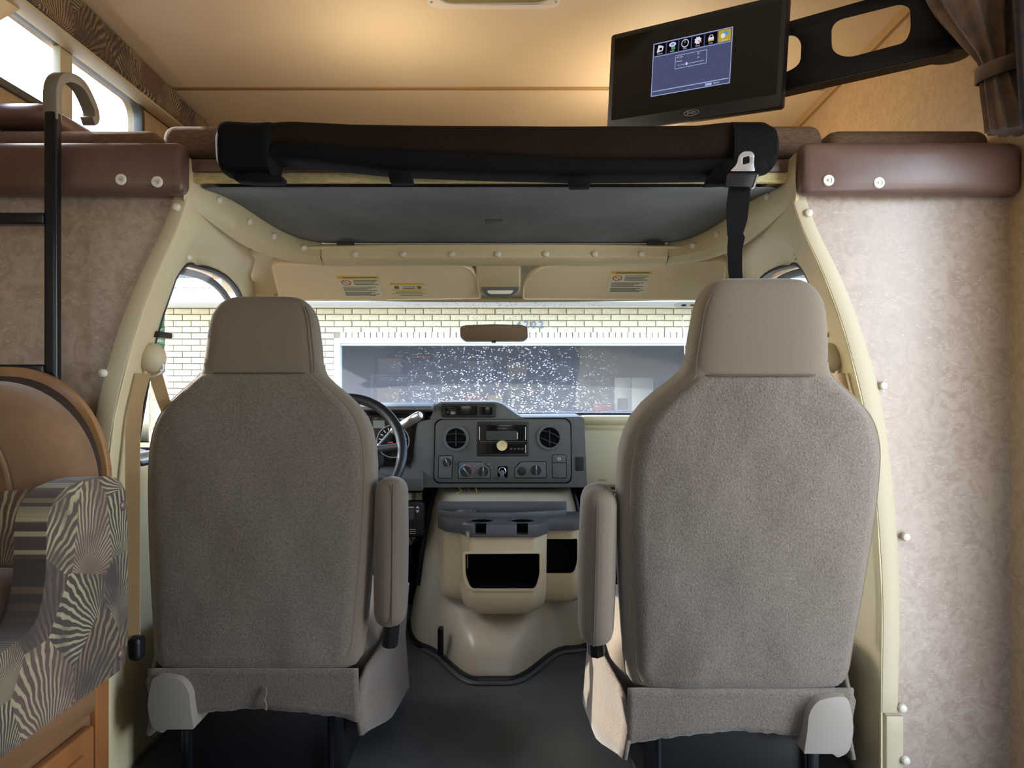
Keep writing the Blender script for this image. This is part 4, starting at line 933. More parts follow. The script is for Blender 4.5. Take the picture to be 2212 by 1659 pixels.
G().fplate(rrect(953, 1072, 872, 902, 6), YS + .004, .012).obj('clock_bezel', M['black'], stk, bevel=.002)
G().fplate(rrect(962, 1031, 877, 897, 2), YS + .0015, .003).obj('clock_display', M['gloss'], stk, bevel=.0006)
G().fplate(rrect(1036, 1064, 879, 896, 2), YS + .0015, .003).obj('passenger_airbag_display', M['gloss'], stk, bevel=.0006)
for k, (a, b, c, d) in enumerate(((966, 889, 969, 891), (973, 889, 983, 895), (976, 885, 977, 888))): G().fplate([(a, b), (c, b), (c, d), (a, d)], YS + .001, .0005).obj('clock_print', M['ink'], stk, smooth=0)
def ring(px, py, r0, r1, h, m, name, par, n=32, Y=YS):
    c = P(px, py, Y); return G().lathe([(r1, -.004), (r1, h), ((r0 + r1) / 2, h + .0015), (r0, h), (r0, -.004)], c, (0, -1, 0), n).obj(name, m, par)
def disc(px, py, r, h, m, name, par, n=24, Y=YS):
    return G().lathe([(r, -.003), (r, h - .001), (r - .001, h), (0, h)], P(px, py, Y), (0, -1, 0), n).obj(name, m, par)
for px, py, an in ((985, 947, 0), (1187, 945, -22)):
    vt = ring(px, py, .037, .047, .006, M['tray'], 'vent_ring', stk)
    disc(px, py, .0375, .001, M['dark'], 'vent_hole', vt)
    R_ = math.radians(an); c = P(px, py, YS)
    for off in (-.013, .013):
        w_ = .033; ax = Vector((math.cos(R_), 0, math.sin(R_))); ay = Vector((-math.sin(R_), 0, math.cos(R_)))
        rows = []
        for i in range(11):
            q = i / 10 * 2 - 1; b = c + ax * q * w_ + ay * (off + (.004 if off > 0 else -.001) * (1 - q * q)) + Vector((0, -.006, 0))
            rows.append([b + ay * .0022 + Vector((0, .004, 0)), b + Vector((0, -.002, 0)), b - ay * .0018 + Vector((0, .004, 0))])
        G().grid(rows).obj('louvre', M['dashpanel'], vt, thick=.0015)
    G().box(c.x - .0022, c.x + .0022, c.y - .006, c.y, c.z - .028, c.z + .028).obj('louvre_stem', M['black'], vt)
# radio
G().fplate(rrect(1030, 1142, 911, 986, 3), YS - .001, .004).obj('radio_surround', M['black'], stk, bevel=.001)
rd = G().fplate(rrect(1034, 1138, 918, 980, 2), YS - .004, .02).obj('radio', M['gloss'], stk, bevel=.0012)
G().fplate(rrect(1050, 1118, 931, 951, 2), YS - .0045, .002).obj('radio_display', mat('radio_lcd', rgb(44, 46, 46), .2), rd)
for x_, y0, y1 in ((1035, 922, 950), (1134.5, 922, 950), (1134.5, 961, 978), (1117, 934, 948)): G().fplate([(x_, y0), (x_ + 1.6, y0), (x_ + 1.6, y1), (x_, y1)], YS - .005, .001).obj('radio_trim', M['steel'], rd)
for y_, m_ in ((953, M['dashpanel']), (956.5, M['black'])): G().fplate([(1036, y_), (1136, y_), (1136, y_ + 1.3), (1036, y_ + 1.3)], YS - .005, .001).obj('radio_line', m_, rd)
text('radio_lettering', 'KENWOOD', M['ink'], rd, P(1085, 925.5, YS - .0052), (1, 0, 0), (0, 0, 1), (0, -1, 0), .0068, 0)
for i in range(4): G().fplate([(1102 + i * 8, 968), (1107 + i * 8, 968), (1107 + i * 8, 971), (1102 + i * 8, 971)], YS - .005, .001).obj('radio_button', M['dashpanel'], rd)
kb = G().lathe([(.0205, 0), (.0205, .010), (.0185, .013), (.004, .0128), (0, .0128)], P(1084.5, 962, YS - .004), (0, -1, 0), 32).obj('volume_knob', mat('brass_knob', rgb(212, 190, 150), .28, metal=1), rd)
# lower controls
def panel(pts, name='switch_plate', m='dash'): return G().fplate(roundpoly(pts, 3, 3), YS - .0012, .004).obj(name, M[m], stk, bevel=.0008)
def outline(pts, name='switch_gap'): return G().fplate(roundpoly(pts, 4, 3), YS - .0003, .003).obj(name, M['dark'], stk)
p1 = [(948.5, 985), (977, 985), (975.5, 1033), (947.5, 1033)]; p2 = [(991, 998.5), (1040, 998.5), (1058, 1011), (1059, 1033), (990, 1033)]
p3 = [(1112, 1012), (1126, 998), (1179, 997.5), (1180, 1032), (1112, 1032)]; p4 = [(1193.5, 983), (1222, 983), (1223, 1032), (1194, 1032)]
for p in (p1, p2, p3, p4): outline(grow(p, 1.3)); panel(p)
outline([(1075, 1007), (1097, 1007), (1097, 1032), (1075, 1032)])
def knob(px, py, r, name='knob', an=0):
    k = G().lathe([(r, 0), (r * .96, .008), (r * .85, .010), (0, .010)], P(px, py, YS - .001), (0, -1, 0), 24).obj(name, M['black'], stk)
    c = P(px, py, YS - .011); a = math.radians(an); u = Vector((math.cos(a), 0, math.sin(a))); w = Vector((-u.z, 0, u.x))
    g = G().plate(rrect(-.0032, .0032, -r * .95, r * .95, .003), c + Vector((0, -.008, 0)), u, w, (0, -1, 0), .012); g.obj('knob_grip', M['dashpanel'], k, bevel=.001)
    G().plate(rrect(-.0008, .0008, r * .2, r * .95, .0005), c + Vector((0, -.0085, 0)), u, w, (0, -1, 0), .0004).obj('knob_mark', M['white'], k, smooth=0)
knob(966, 999, .0155, 'headlamp_knob', 25); knob(1007, 1018.5, .019, 'temperature_knob', 35); knob(1044, 1018.5, .018, 'mode_knob', 0); knob(1158.5, 1015.5, .018, 'fan_knob', 0)
G().lathe([(.0165, 0), (.0165, .0015), (.0145, .002), (0, .002)], P(1127, 1018, YS - .001), (0, -1, 0), 24).obj('blank_cap', M['black'], stk)
for a0, a1, mm in ((95, 215, 'cold_arc'), (85, -35, 'hot_arc')):
    c = P(1007, 1018.5, YS - .0016); pts = [c + Vector((.0245 * math.cos(math.radians(lerp(a0, a1, i / 12))), 0, .0245 * math.sin(math.radians(lerp(a0, a1, i / 12))))) for i in range(13)]
    G().tube(pts, .0016, 5).obj(mm, mat(mm, rgb(120, 180, 200) if mm[0] == 'c' else rgb(200, 90, 70), .5), stk)
for px, py in ((1025, 1007), (1033, 1002), (1044, 1000), (1055, 1003), (1061, 1010), (1023, 1016), (994, 1031), (1018, 1031), (955, 989), (973, 988), (956, 1000)): G().fplate([(px - 2.6, py - 1), (px + 2.6, py - 1), (px + 2.6, py + 1), (px - 2.6, py + 1)], YS - .0015, .0004).obj('control_print', M['ink'], stk, smooth=0)
G().lathe([(.014, 0), (.014, .003), (.0115, .004), (.010, -.01), (0, -.01)], P(1085, 1017, YS), (0, -1, 0), 24).obj('lighter_socket', M['chrome'], stk)
G().tube([P(1085, 1018, YS), P(1084, 1030, YS - .012)], [.0085, .006], 12).obj('lighter_plug', M['tray'], stk)
G().tube([P(1077, 1031, YS - .012), P(1091, 1031, YS - .012)], .0028, 8).obj('plug_tabs', M['tray'], stk)
G().lathe([(.006, 0), (.006, .002), (.003, .002), (.003, -.003)], P(1208, 991, YS - .001), (0, -1, 0), 16).obj('audio_jack', M['steel'], stk)
G().fplate([(1194, 999), (1222, 999), (1222, 1000.3), (1194, 1000.3)], YS - .0016, .001).obj('switch_line', M['dark'], stk)
G().fplate(rrect(1243, 1261, 987, 1017, 2), YS + .010, .004).obj('sensor_cover', M['black'], stk, bevel=.001)
for k in range(3): G().tube([P(990 + k * 18, 1052, 2.83), P(998 + k * 16, 1060, 2.82), P(985 + k * 22, 1066, 2.83)], .0014, 6).obj('loose_wire', M['yellow'] if k != 1 else M['redink'], stk)
# ---- steering wheel, column and shift lever
sw = thing('steering_wheel', 'charcoal four spoke steering wheel in front of the driver seat', 'steering wheel', (-.54, 2.42, H - .42))
C0 = Vector((-.540, 2.43, H - .222)); tl_ = math.radians(24); wu = Vector((0, math.sin(tl_), math.cos(tl_))); wn_ = Vector((0, -math.cos(tl_), math.sin(tl_)))
G().tube([C0 + Vector((1, 0, 0)) * .193 * math.cos(a) + wu * .193 * math.sin(a) for a in [2 * PI * k / 64 for k in range(64)]], .0165, 14, closed=True).obj('rim', M['black'], sw)
def wp(x, y, d): return C0 + Vector((x, 0, 0)) + wu * y + wn_ * d
hb = G(); rings = []
for d, k in ((-.05, .8), (-.02, 1), (.008, 1), (.018, .94), (.024, .8)): rings.append([wp(.092 * k * cx, -.012 + .078 * k * sy, d) for cx, sy in [se(2 * PI * j / 40, 3) for j in range(40)]])
hb.loft(rings).obj('hub_pad', M['dash'], sw)
for sx in (-1, 1):
    for y0, y1, w0, w1 in ((.015, .03, .026, .018), (-.05, -.085, .034, .024)):
        a, b = (sx * .075, y0), (sx * math.sqrt(.190 ** 2 - y1 ** 2), y1); rows = []
        for i in range(7):
            q = i / 6; x = lerp(a[0], b[0], q); y = lerp(a[1], b[1], q); w_ = lerp(w0, w1, q) / 2 + .004 * (abs(q - .5) * 2) ** 2
            rows.append([wp(x, y + w_, -.006), wp(x, y + w_ * .6, .004), wp(x, y - w_ * .6, .004), wp(x, y - w_, -.006), wp(x, y, -.012)])
        G().loft(rows).obj('spoke', M['tray'], sw, smooth=60)
G().fplate(roundpoly([(800, 990), (826, 980), (829, 1000), (815, 1020), (798, 1020)], 4, 4), 2.408, .012).obj('cruise_buttons', M['black'], sw, bevel=.002)
G().tube([wp(0, 0, -.04), wp(0, -.01, -.16), wp(0, -.02, -.36)], [.055, .06, .07], 20).obj('column_shroud', M['dash'], sw)
q0, q1 = P(848, 932, 2.56), P(908, 896, 2.50)
G().tube([wp(.05, .01, -.14), lerp(wp(.05, .01, -.14), q0, .6), q0], [.016, .012, .010], 12).obj('shift_lever_stem', M['black'], sw)
G().tube([q0, lerp(q0, q1, .05), lerp(q0, q1, .92), q1], [.011, .0145, .0155, .013], 16).obj('shift_lever_grip', mat('lever_satin', rgb(168, 164, 160), .22, metal=.6), sw)
G().lathe([(.010, 0), (.010, .002), (.007, .003), (0, .003)], q1, q1 - q0, 16).obj('lever_button', M['white'], sw)
# ---- engine cover
ec = thing('engine_cover', 'smooth tan engine cover hump between the two seats', 'engine cover', (-.02, 2.75, 0))
YB = [(0, 2.745), (.1, 2.735), (.2, 2.712), (.3, 2.695), (.36, 2.71), (.45, 2.755), (.51, 2.79), (.535, 2.81), (.55, 2.84), (.556, 2.90)]
TG = [(0, .285), (.03, .277), (.07, .258), (.10, .236), (.125, .20), (.145, .155), (.165, .105), (.19, .06), (.23, .025), (.28, .006), (.32, 0)]
HWD = [(0, .375), (.1, .36), (.2, .335), (.3, .322), (.4, .305), (.5, .285), (.556, .268)]
rows = []
for z in [0, .012, .03, .05, .07, .085, .10, .112, .125, .137, .148, .16, .175, .19, .21, .23, .26, .30, .34, .38, .42, .46, .49, .515, .53, .541, .549, .554, .556]:
    yb, tg, hw_ = interp(YB, z), interp(TG, z), interp(HWD, z); row = []
    for j in range(61):
        k = j / 60 * 2 - 1; x = hw_ * math.copysign(abs(k) ** .85, k); ax = abs(x + .03)
        T = 1 - sstep(.05, .255 - .25 * z, ax)
        bowl = .030 * math.exp(-((x + .0) / .085) ** 2) * math.exp(-((z - .165) / .030) ** 2)
        yy = yb - tg * T + bowl + (3.05 - yb) * abs(k) ** 8
        row.append(Vector((-.03 + x, yy, z)))
    rows.append(row)
G().grid(rows).obj('cover_shell', M['doghouse'], ec, smooth=80, sub=1)
e = rows[0]; G().tube([p + Vector((0, -.008, .008)) for p in e], .010, 8).obj('lower_seal', M['black'], ec)
G().tube([p + Vector((0, -.030, .004)) for p in e[8:-8]], .012, 8, flat=.5).obj('mat_lip', M['floor'], ec)
tp = rows[-3]; lft = [r[2] for r in rows[13:]]; rgt = [r[-3] for r in rows[13:]]
G().tube([p + Vector((-.008, 0, 0)) for p in lft] , .009, 8).obj('side_seal', M['black'], ec); G().tube([p + Vector((.008, 0, 0)) for p in rgt], .009, 8).obj('side_seal', M['black'], ec)
G().tube([p + Vector((0, .01, .012)) for p in rows[-2][2:-2]], .010, 8).obj('top_seal', M['black'], ec)
lt = G(); c = P(952, 1408, 2.62); lt.rbox(c.x - .010, c.x + .010, c.y - .012, c.y + .018, c.z - .012, c.z + .085, .006, 4); lt.obj('latch', M['gloss'], ec)
# ---- organiser on the engine cover
og = thing('console_organizer', 'tan console organizer with slate tray and cup holders on engine cover', 'organizer', (-.03, 2.6, H - .76))
def PX(px, Y): return (px - CX) / F * Y
def pod(pl, rim, zt, zb_, m, name):
    """plan outline lofted downward with rounded belly"""
    cx = sum(p[0] for p in pl) / len(pl); ybk = max(p[1] for p in pl); rings = []
    for z, kx, ky in ((zt, 1, 1), (lerp(zt, zb_, .70), .985, .985), (lerp(zt, zb_, .85), .95, .93), (lerp(zt, zb_, .94), .87, .80), (lerp(zt, zb_, .985), .76, .66), (zb_, .62, .50)):
        rings.append([Vector((cx + (x - cx) * kx, ybk + (y - ybk) * ky, z)) for x, y in pl])
    g = G().loft(rings[::-1])
    return g
Yp = 2.50
center = roundpoly([(PX(990, Yp), 2.575), (PX(1016, Yp), 2.505), (PX(1156, Yp), 2.505), (PX(1184, Yp), 2.575), (PX(1184, Yp), 2.69), (PX(990, Yp), 2.69)], .012, 4)
zt, zb_ = H - .4975, H - .772
def cutter(g):
    o = g.obj('cutter', M['dark']); return o
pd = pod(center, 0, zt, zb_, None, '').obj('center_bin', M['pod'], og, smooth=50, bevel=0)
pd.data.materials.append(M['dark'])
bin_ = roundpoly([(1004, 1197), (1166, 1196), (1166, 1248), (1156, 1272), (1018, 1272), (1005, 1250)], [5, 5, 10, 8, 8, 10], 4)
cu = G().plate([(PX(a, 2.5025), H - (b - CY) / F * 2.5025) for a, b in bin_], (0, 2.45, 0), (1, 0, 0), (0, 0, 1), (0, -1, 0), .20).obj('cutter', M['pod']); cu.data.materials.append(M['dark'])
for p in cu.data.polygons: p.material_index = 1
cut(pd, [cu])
rim = roundpoly([(999, 1192), (1171, 1191), (1172, 1252), (1160, 1278), (1014, 1278), (1000, 1254)], [8, 8, 12, 10, 10, 12], 4)
G().fplate(rim, 2.5025, .006, [bin_]).obj('bin_rim', M['pod'], og, bevel=.002)
right_ = roundpoly([(PX(1150, 2.64), 2.66), (PX(1240, 2.62), 2.615), (PX(1262, 2.64), 2.665), (PX(1262, 2.64), 2.705), (PX(1150, 2.64), 2.705)], .014, 4)
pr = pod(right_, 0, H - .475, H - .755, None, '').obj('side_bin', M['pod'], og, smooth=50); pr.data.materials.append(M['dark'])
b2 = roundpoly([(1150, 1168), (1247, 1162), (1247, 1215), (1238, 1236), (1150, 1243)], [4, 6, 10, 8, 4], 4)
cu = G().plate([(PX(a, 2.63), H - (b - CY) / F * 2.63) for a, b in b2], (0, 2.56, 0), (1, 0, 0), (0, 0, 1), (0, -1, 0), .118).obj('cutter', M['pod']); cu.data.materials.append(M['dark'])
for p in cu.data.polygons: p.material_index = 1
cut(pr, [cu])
left_ = roundpoly([(PX(945, 2.66), 2.70), (PX(958, 2.64), 2.64), (PX(1010, 2.60), 2.60), (PX(1010, 2.60), 2.71), (PX(945, 2.66), 2.71)], .012, 4)
pod(left_, 0, H - .472, H - .745, None, '').obj('side_wing', M['pod'], og, smooth=50)
# slate tray top
tr_pl = roundpoly([(PX(944, 2.64), 2.66), (PX(962, 2.58), 2.585), (PX(992, 2.50), 2.555), (PX(1014, 2.49), 2.490), (PX(1158, 2.49), 2.490), (PX(1186, 2.50), 2.560), (PX(1186, 2.52), 2.60), (PX(1244, 2.60), 2.605), (PX(1264, 2.63), 2.66), (PX(1264, 2.66), 2.755), (PX(944, 2.66), 2.755)], .010, 4)
def vplate(pl, z, t, holes=()): return G().plate(pl, (0, 0, z), (1, 0, 0), (0, 1, 0), (0, 0, 1), t, holes)
ty = vplate(tr_pl, H - .457, .040).obj('tray', M['tray'], og, bevel=.004); ty.data.materials.append(M['dark'])
cc = []
for a in (1040, 1128):
    cx_ = PX(a, 2.56); c_ = G().lathe([(.041, -.5), (.041, .2)], (cx_, 2.565, H - .45), (0, 0, 1), 32).obj('cutter', M['tray']); cc.append(c_)
    n_ = G().box(cx_ - .018, cx_ + .018, 2.46, 2.56, H - .488, H - .40).obj('cutter', M['tray']); cc.append(n_)
for q in cc:
    q.data.materials.append(M['dark'])
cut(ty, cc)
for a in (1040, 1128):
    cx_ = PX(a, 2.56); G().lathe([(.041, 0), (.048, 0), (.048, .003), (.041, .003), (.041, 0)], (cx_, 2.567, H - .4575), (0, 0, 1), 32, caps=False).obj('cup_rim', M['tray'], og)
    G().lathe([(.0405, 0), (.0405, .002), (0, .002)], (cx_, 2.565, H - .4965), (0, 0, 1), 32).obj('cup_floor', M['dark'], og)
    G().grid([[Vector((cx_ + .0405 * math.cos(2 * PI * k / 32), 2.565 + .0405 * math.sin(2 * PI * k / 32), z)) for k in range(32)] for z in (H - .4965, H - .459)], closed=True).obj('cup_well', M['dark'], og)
wall_pl = smooth_path([(PX(946, 2.66), 2.665, 0), (PX(975, 2.63), 2.635, 0), (PX(1020, 2.62), 2.618, 0), (PX(1090, 2.62), 2.615, 0), (PX(1150, 2.63), 2.632, 0), (PX(1225, 2.66), 2.675, 0)], 5)
rows = [[p + Vector((0, -.006, H - .459)), p + Vector((0, -.004, H - .437)), p + Vector((0, .004, H - .437)), p + Vector((0, .008, H - .459))] for p in wall_pl]
G().loft(rows).obj('tray_front_wall', M['tray'], og, bevel=.002)
bkw = [Vector((PX(a, 2.74), 2.745, 0)) for a in (945, 1000, 1060, 1120, 1180, 1224)]
rows = [[p + Vector((0, -.006, H - .459)), p + Vector((0, -.003, H - .420)), p + Vector((0, .006, H - .420)), p + Vector((0, .008, H - .459))] for p in bkw]
G().loft(rows).obj('tray_back_wall', M['tray'], og, bevel=.002)
G().lathe([(.038, 0), (.038, .012), (.032, .012), (.030, .002)], (PX(1005, 2.69), 2.69, H - .4565), (0, 0, 1), 28).obj('tray_recess', M['dash'], og)
# ---- trailer brake controller under the dash
bc = thing('brake_controller', 'small black brake controller with white arrows under the dash', 'controller', P(898, 1165, 2.80))
bb = G().fplate(rrect(872, 915, 1084, 1160, 8), 2.79, .045).obj('housing', M['black'], bc, bevel=.004)
for pts in ([(897.5, 1098), (902, 1092.5), (906.5, 1098)], [(897.5, 1102), (902, 1108), (906.5, 1102)]): G().fplate(pts, 2.789, .0006).obj('arrow_print', M['white'], bc, smooth=0)
for y_ in (1143, 1147.5, 1152): G().fplate([(885, y_), (898, y_), (898, y_ + 1.4), (885, y_ + 1.4)], 2.789, .0006).obj('line_print', M['white'], bc, smooth=0)
G().fplate([(880, 1094.5), (894, 1094.5), (894, 1097), (880, 1097)], 2.789, .0008).obj('slider', M['white'], bc)
G().fplate(rrect(882, 894, 1099, 1122, 2), 2.789, .001).obj('lever', M['dashpanel'], bc)
G().tube([P(880, 1150, 2.81), P(890, 1168, 2.80), P(905, 1166, 2.81), P(915, 1140, 2.83)], .003, 8).obj('cable', M['black'], bc)
# ---- sun visors
def visor(who, pts, radii, stickers, label):
    t = thing('sun_visor', label, 'sun visor', P(pts[0][0], 650, 2.4))
    A = P(1100, 566, 2.238); B = P(1100, 648, 2.425); Vv = (A - B).normalized(); Nv = Vector((1, 0, 0)).cross(Vv); Nv = -Nv if Nv.y > 0 else Nv
    def vp(p): q = on_plane(p[0], p[1], B, Nv) - B; return (q.x, q.dot(Vv))
    out = roundpoly([vp(p) for p in pts], radii, 6)
    v = G().plate(out, B, (1, 0, 0), Vv, Nv, .018).obj('visor_board', M['visor'], t, bevel=.007, seg=3)
    cx = sum(p[0] for p in out) / len(out); cy = sum(p[1] for p in out) / len(out)
    ed = [B + Vector((cx + (p[0] - cx) * .985, 0, 0)) + Vv * (cy + (p[1] - cy) * .93) + Nv * .0005 for p in out]
    G().tube(ed, .0022, 6, closed=True).obj('edge_piping', M['visorpipe'], v)
    for kind, q in stickers:
        c = [vp(p) for p in q]; x0 = (c[0][0] + c[3][0]) / 2; x1 = (c[1][0] + c[2][0]) / 2; y1 = (c[0][1] + c[1][1]) / 2; y0 = (c[2][1] + c[3][1]) / 2; w_, h_ = x1 - x0, y1 - y0
        def pl(a0, a1, b0, b1, m, l, n):
            return G().plate([(x0 + w_ * a0, y0 + h_ * b0), (x0 + w_ * a1, y0 + h_ * b0), (x0 + w_ * a1, y0 + h_ * b1), (x0 + w_ * a0, y0 + h_ * b1)], B + Nv * (.0004 + l * .0003), (1, 0, 0), Vv, Nv, .0002).obj(n, m, t if n == 'warning_label' else s_, smooth=0)
        s_ = pl(0, 1, 0, 1, M['paper'], 1, 'warning_label')
        if kind == 'A':
            pl(0, 1, .87, 1, M['yellow'], 2, 'label_band'); pl(.12, .95, .91, .96, M['ink'], 3, 'label_text'); 
            for i in range(4): pl(.36, .95 - .05 * (i % 3), .78 - i * .062, .81 - i * .062, M['ink'], 2, 'label_text')
            for i in range(4): pl(.06, .88 - .12 * (i % 3), .47 - i * .055, .50 - i * .055, M['ink'], 2, 'label_text')
            for i in range(4): pl(.06, .92 - .1 * ((i + 1) % 3), .22 - i * .05, .25 - i * .05, M['ink'], 2, 'label_text')
            cc_ = (x0 + w_ * .18, y0 + h_ * .70); r = w_ * .12
            G().plate(circle(*cc_, r), B + Nv * .0012, (1, 0, 0), Vv, Nv, .0002, [circle(*cc_, r * .8)]).obj('label_symbol', M['redink'], s_, smooth=0)
            d = r * .62; G().plate([(cc_[0] - d, cc_[1] + d * .8), (cc_[0] - d * .8, cc_[1] + d), (cc_[0] + d, cc_[1] - d * .8), (cc_[0] + d * .8, cc_[1] - d)], B + Nv * .0013, (1, 0, 0), Vv, Nv, .0002).obj('label_symbol', M['redink'], s_, smooth=0)
        else:
            for b in ((.86, 1), (.42, .5), (.16, .24)): pl(0, 1, b[0], b[1], M['yellow'], 2, 'label_band')
            pl(.1, .24, .56, .78, M['ink'], 2, 'label_symbol'); pl(.78, .9, .56, .78, M['ink'], 2, 'label_symbol'); pl(.36, .72, .56, .62, M['ink'], 2, 'label_text'); pl(.36, .72, .68, .74, M['ink'], 2, 'label_text'); pl(.1, .9, .3, .35, M['ink'], 2, 'label_text'); pl(.2, .9, .05, .1, M['ink'], 2, 'label_text')
    return t, B, Vv, Nv
visor('driver', [(582, 566), (1016, 569), (1036, 608), (1040, 646), (800, 650), (604, 650)], [.03, .05, .03, .012, .05, .02],
      [('A', [(729, 596), (819, 595), (826, 640), (741, 641)]), ('B', [(843, 611), (917, 610), (919, 638), (848, 640)])], 'beige sun visor with two warning labels above the driver side')
visor('passenger', [(1128, 648), (1127, 615), (1165, 570), (1572, 562), (1566, 620), (1530, 650)], [.012, .03, .06, .03, .03, .02],
      [('A', [(1317, 587), (1404, 585), (1399, 633), (1314, 634)])], 'beige sun visor with one warning label above the passenger side')
# ---- overhead console with dome lamp
oc = thing('overhead_console', 'beige overhead console with small dome lamp between the visors', 'dome lamp', P(1080, 640, 2.36))
rows = []
for Y, z0_, z1_ in ((2.255, .346, .375), (2.30, .318, .37), (2.345, .296, .36), (2.38, .285, .345), (2.41, .285, .33)): rows.append([Vector((X, Y, H + z)) for X, z in ((P(1029, 0, 2.3).x, z1_), (P(1029, 0, 2.3).x, z0_ + .006), (P(1033, 0, 2.3).x, z0_), (P(1121, 0, 2.3).x, z0_), (P(1125, 0, 2.3).x, z0_ + .006), (P(1125, 0, 2.3).x, z1_))])
G().loft(rows).obj('console_body', M['cabbeige'], oc, bevel=.002)
G().fplate(roundpoly([(1038, 614), (1122, 614), (1120, 630), (1106, 637), (1052, 637), (1040, 629)], [6, 6, 8, 8, 8, 8], 4), 2.345, .05).obj('lamp_housing', M['dash'], oc, bevel=.004)
G().fplate(roundpoly([(1051, 627), (1110, 627), (1104, 635), (1056, 635)], 4, 3), 2.3435, .01).obj('lamp_lens', M['white'], oc, bevel=.001)
# ---- rear view mirror
mr_ = thing('rear_view_mirror', 'rear view mirror hanging from the windscreen center', 'mirror', P(1066, 738, 2.60))
Ym = 2.60; q = [(993, 706), (1004, 702), (1066, 700), (1128, 702), (1139, 707), (1140, 730), (1130, 737), (1004, 737), (994, 729)]
mp_ = [((p[0] - 1066.5) / F * Ym, -(p[1] - 719) / F * Ym) for p in roundpoly(q, 5, 4)]
mO = P(1066.5, 719, Ym); mN = Vector((-.05, -1, .07)).normalized(); mU = Vector((0, 0, 1)).cross(mN).normalized(); mU = mU if mU.x > 0 else -mU; mV = mN.cross(mU); mV = mV if mV.z > 0 else -mV
G().plate(mp_, mO, mU, mV, mN, .022).obj('mirror_case', M['dash'], mr_, bevel=.004)
G().plate([(a * .965, b * .88) for a, b in mp_], mO + mN * .0012, mU, mV, mN, .001).obj('mirror_glass', M['mirrorglass'], mr_)
G().tube([mO - mN * .02, mO + Vector((0, .06, .004)), mO + Vector((0, .135, .012))], [.011, .008, .012], 10).obj('mirror_arm', M['dash'], mr_)
G().rbox(mO.x - .008, mO.x + .008, mO.y - .006, mO.y + .006, mO.z - .034, mO.z - .026, .003, 2).obj('day_night_tab', M['black'], mr_)
# ---- wipers
for px in ((1300, 1400),):
    t = thing('wiper', 'dark wiper blade resting low outside the windscreen', 'wiper', P(1350, 900, 3.31))
    a, b, c = P(1255, 897, 3.36), P(1345, 890, 3.33), P(1470, 900, 3.30)
    G().tube(smooth_path([a, b, c], 8), .007, 8).obj('blade', M['black'], t)
    G().tube([b, P(1380, 905, 3.36)], .008, 8).obj('arm', M['black'], t)
an = thing('radio_antenna', 'thin radio antenna outside the windscreen before the right headrest', 'antenna', P(1488, 900, 3.7))
G().tube([P(1475, 685, 3.9), P(1490, 920, 3.7)], [.0015, .003], 8).obj('mast', M['steel'], an)
G().lathe([(.02, 0), (.016, .02), (.006, .04), (0, .04)], P(1490, 925, 3.7), (0, 0, 1), 16).obj('mast_base', M['black'], an)
# ================================================================ dinette seat at the lower left
dn = thing('dinette_seat', 'tan suede dinette seat with fan patterned side at the lower left', 'dinette seat', (-1.0, 1.4, H - .58))
def arc(cx, cz_, rx, rz, n=14): return [(cx + rx * math.sin(PI / 2 * k / n), cz_ + rz * math.cos(PI / 2 * k / n)) for k in range(n + 1)]
def yplate(out, Y, t): return G().plate([(x, H + z) for x, z in out], (0, Y, 0), (1, 0, 0), (0, 0, 1), (0, -1, 0), t)
# bent wood board, dark welt, suede cushion
yplate([(-1.25, .036)] + arc(-1.055, -.205, .205, .241) + [(-.850, -.56), (-1.25, -.56)], 1.615, .02).obj('back_board', M['bentwood'], dn, bevel=.004)
yplate([(-1.25, .016)] + arc(-1.055, -.205, .195, .221) + [(-.860, -.56), (-1.25, -.56)], 1.545, .068).obj('back_welt', M['piping'], dn, bevel=.008, seg=3)
rings = []
for d, Y in ((.0, 1.545), (.004, 1.515), (.014, 1.492), (.035, 1.476), (.07, 1.466), (.12, 1.462)):
    o = [(-1.25 + d * .3, .006 - d)] + arc(-1.035, -.205, .205 - d, .211 - d) + [(-.830 - d, -.43), (-1.25 + d * .3, -.43)]
    rings.append([Vector((x, Y, H + z)) for x, z in o])
bc_ = G().loft(rings).obj('back_cushion', M['suede'], dn, smooth=50)
sp = [(-1.005, 1.458, H - .075), (-.965, 1.457, H - .15), (-.945, 1.457, H - .24), (-.93, 1.46, H - .33)]
G().tube(smooth_path(sp, 6), .005, 8).obj('welt_seam', M['suede'], bc_)
rows = []
for i in range(9):
    q = i / 8; z = lerp(-.195, -.43, q); rows.append([Vector((lerp(-1.25, -.862, k / 12), 1.452 - .02 * math.sin(PI * q), H + z - (.03 * (1 - k / 12) * (1 - q)))) for k in range(13)])
G().grid(rows).obj('lumbar_panel', fan_fabric('fan_fabric_front', 7.5, (0, 2)), bc_, thick=.006)
# seat cushion with rounded end
G().rbox(-1.25, -.872, .85, 1.44, H - .445, H - .335, .045, 6, (0, 0, .012)).obj('seat_cushion', M['suede'], dn)
# patterned L shaped side panel, facing the aisle
Lp = [(.75, -.585), (.75, -.43), (1.20, -.424), (1.295, -.405), (1.318, -.34), (1.322, -.225), (1.36, -.188), (1.45, -.176), (1.55, -.186), (1.592, -.215), (1.60, -.30), (1.60, -.535), (1.585, -.585)]
Lr = roundpoly(Lp, [.02, .02, .03, .04, .05, .04, .03, .05, .03, .03, .05, .02, .01], 5)
G().plate([(y, H + z) for y, z in Lr], (-.800, 0, 0), (0, 1, 0), (0, 0, 1), (1, 0, 0), .056).obj('side_panel', M['fan'], dn, bevel=.018, seg=4)
for px, py in ((265, 1092), (260, 1413)):
    c = on_plane(px, py, (-.80, 0, 0), Vector((1, 0, 0)))
    G().ball(c, .011, 14, 8, (.55, 1, 1)).obj('button', M['vinyl'], dn)
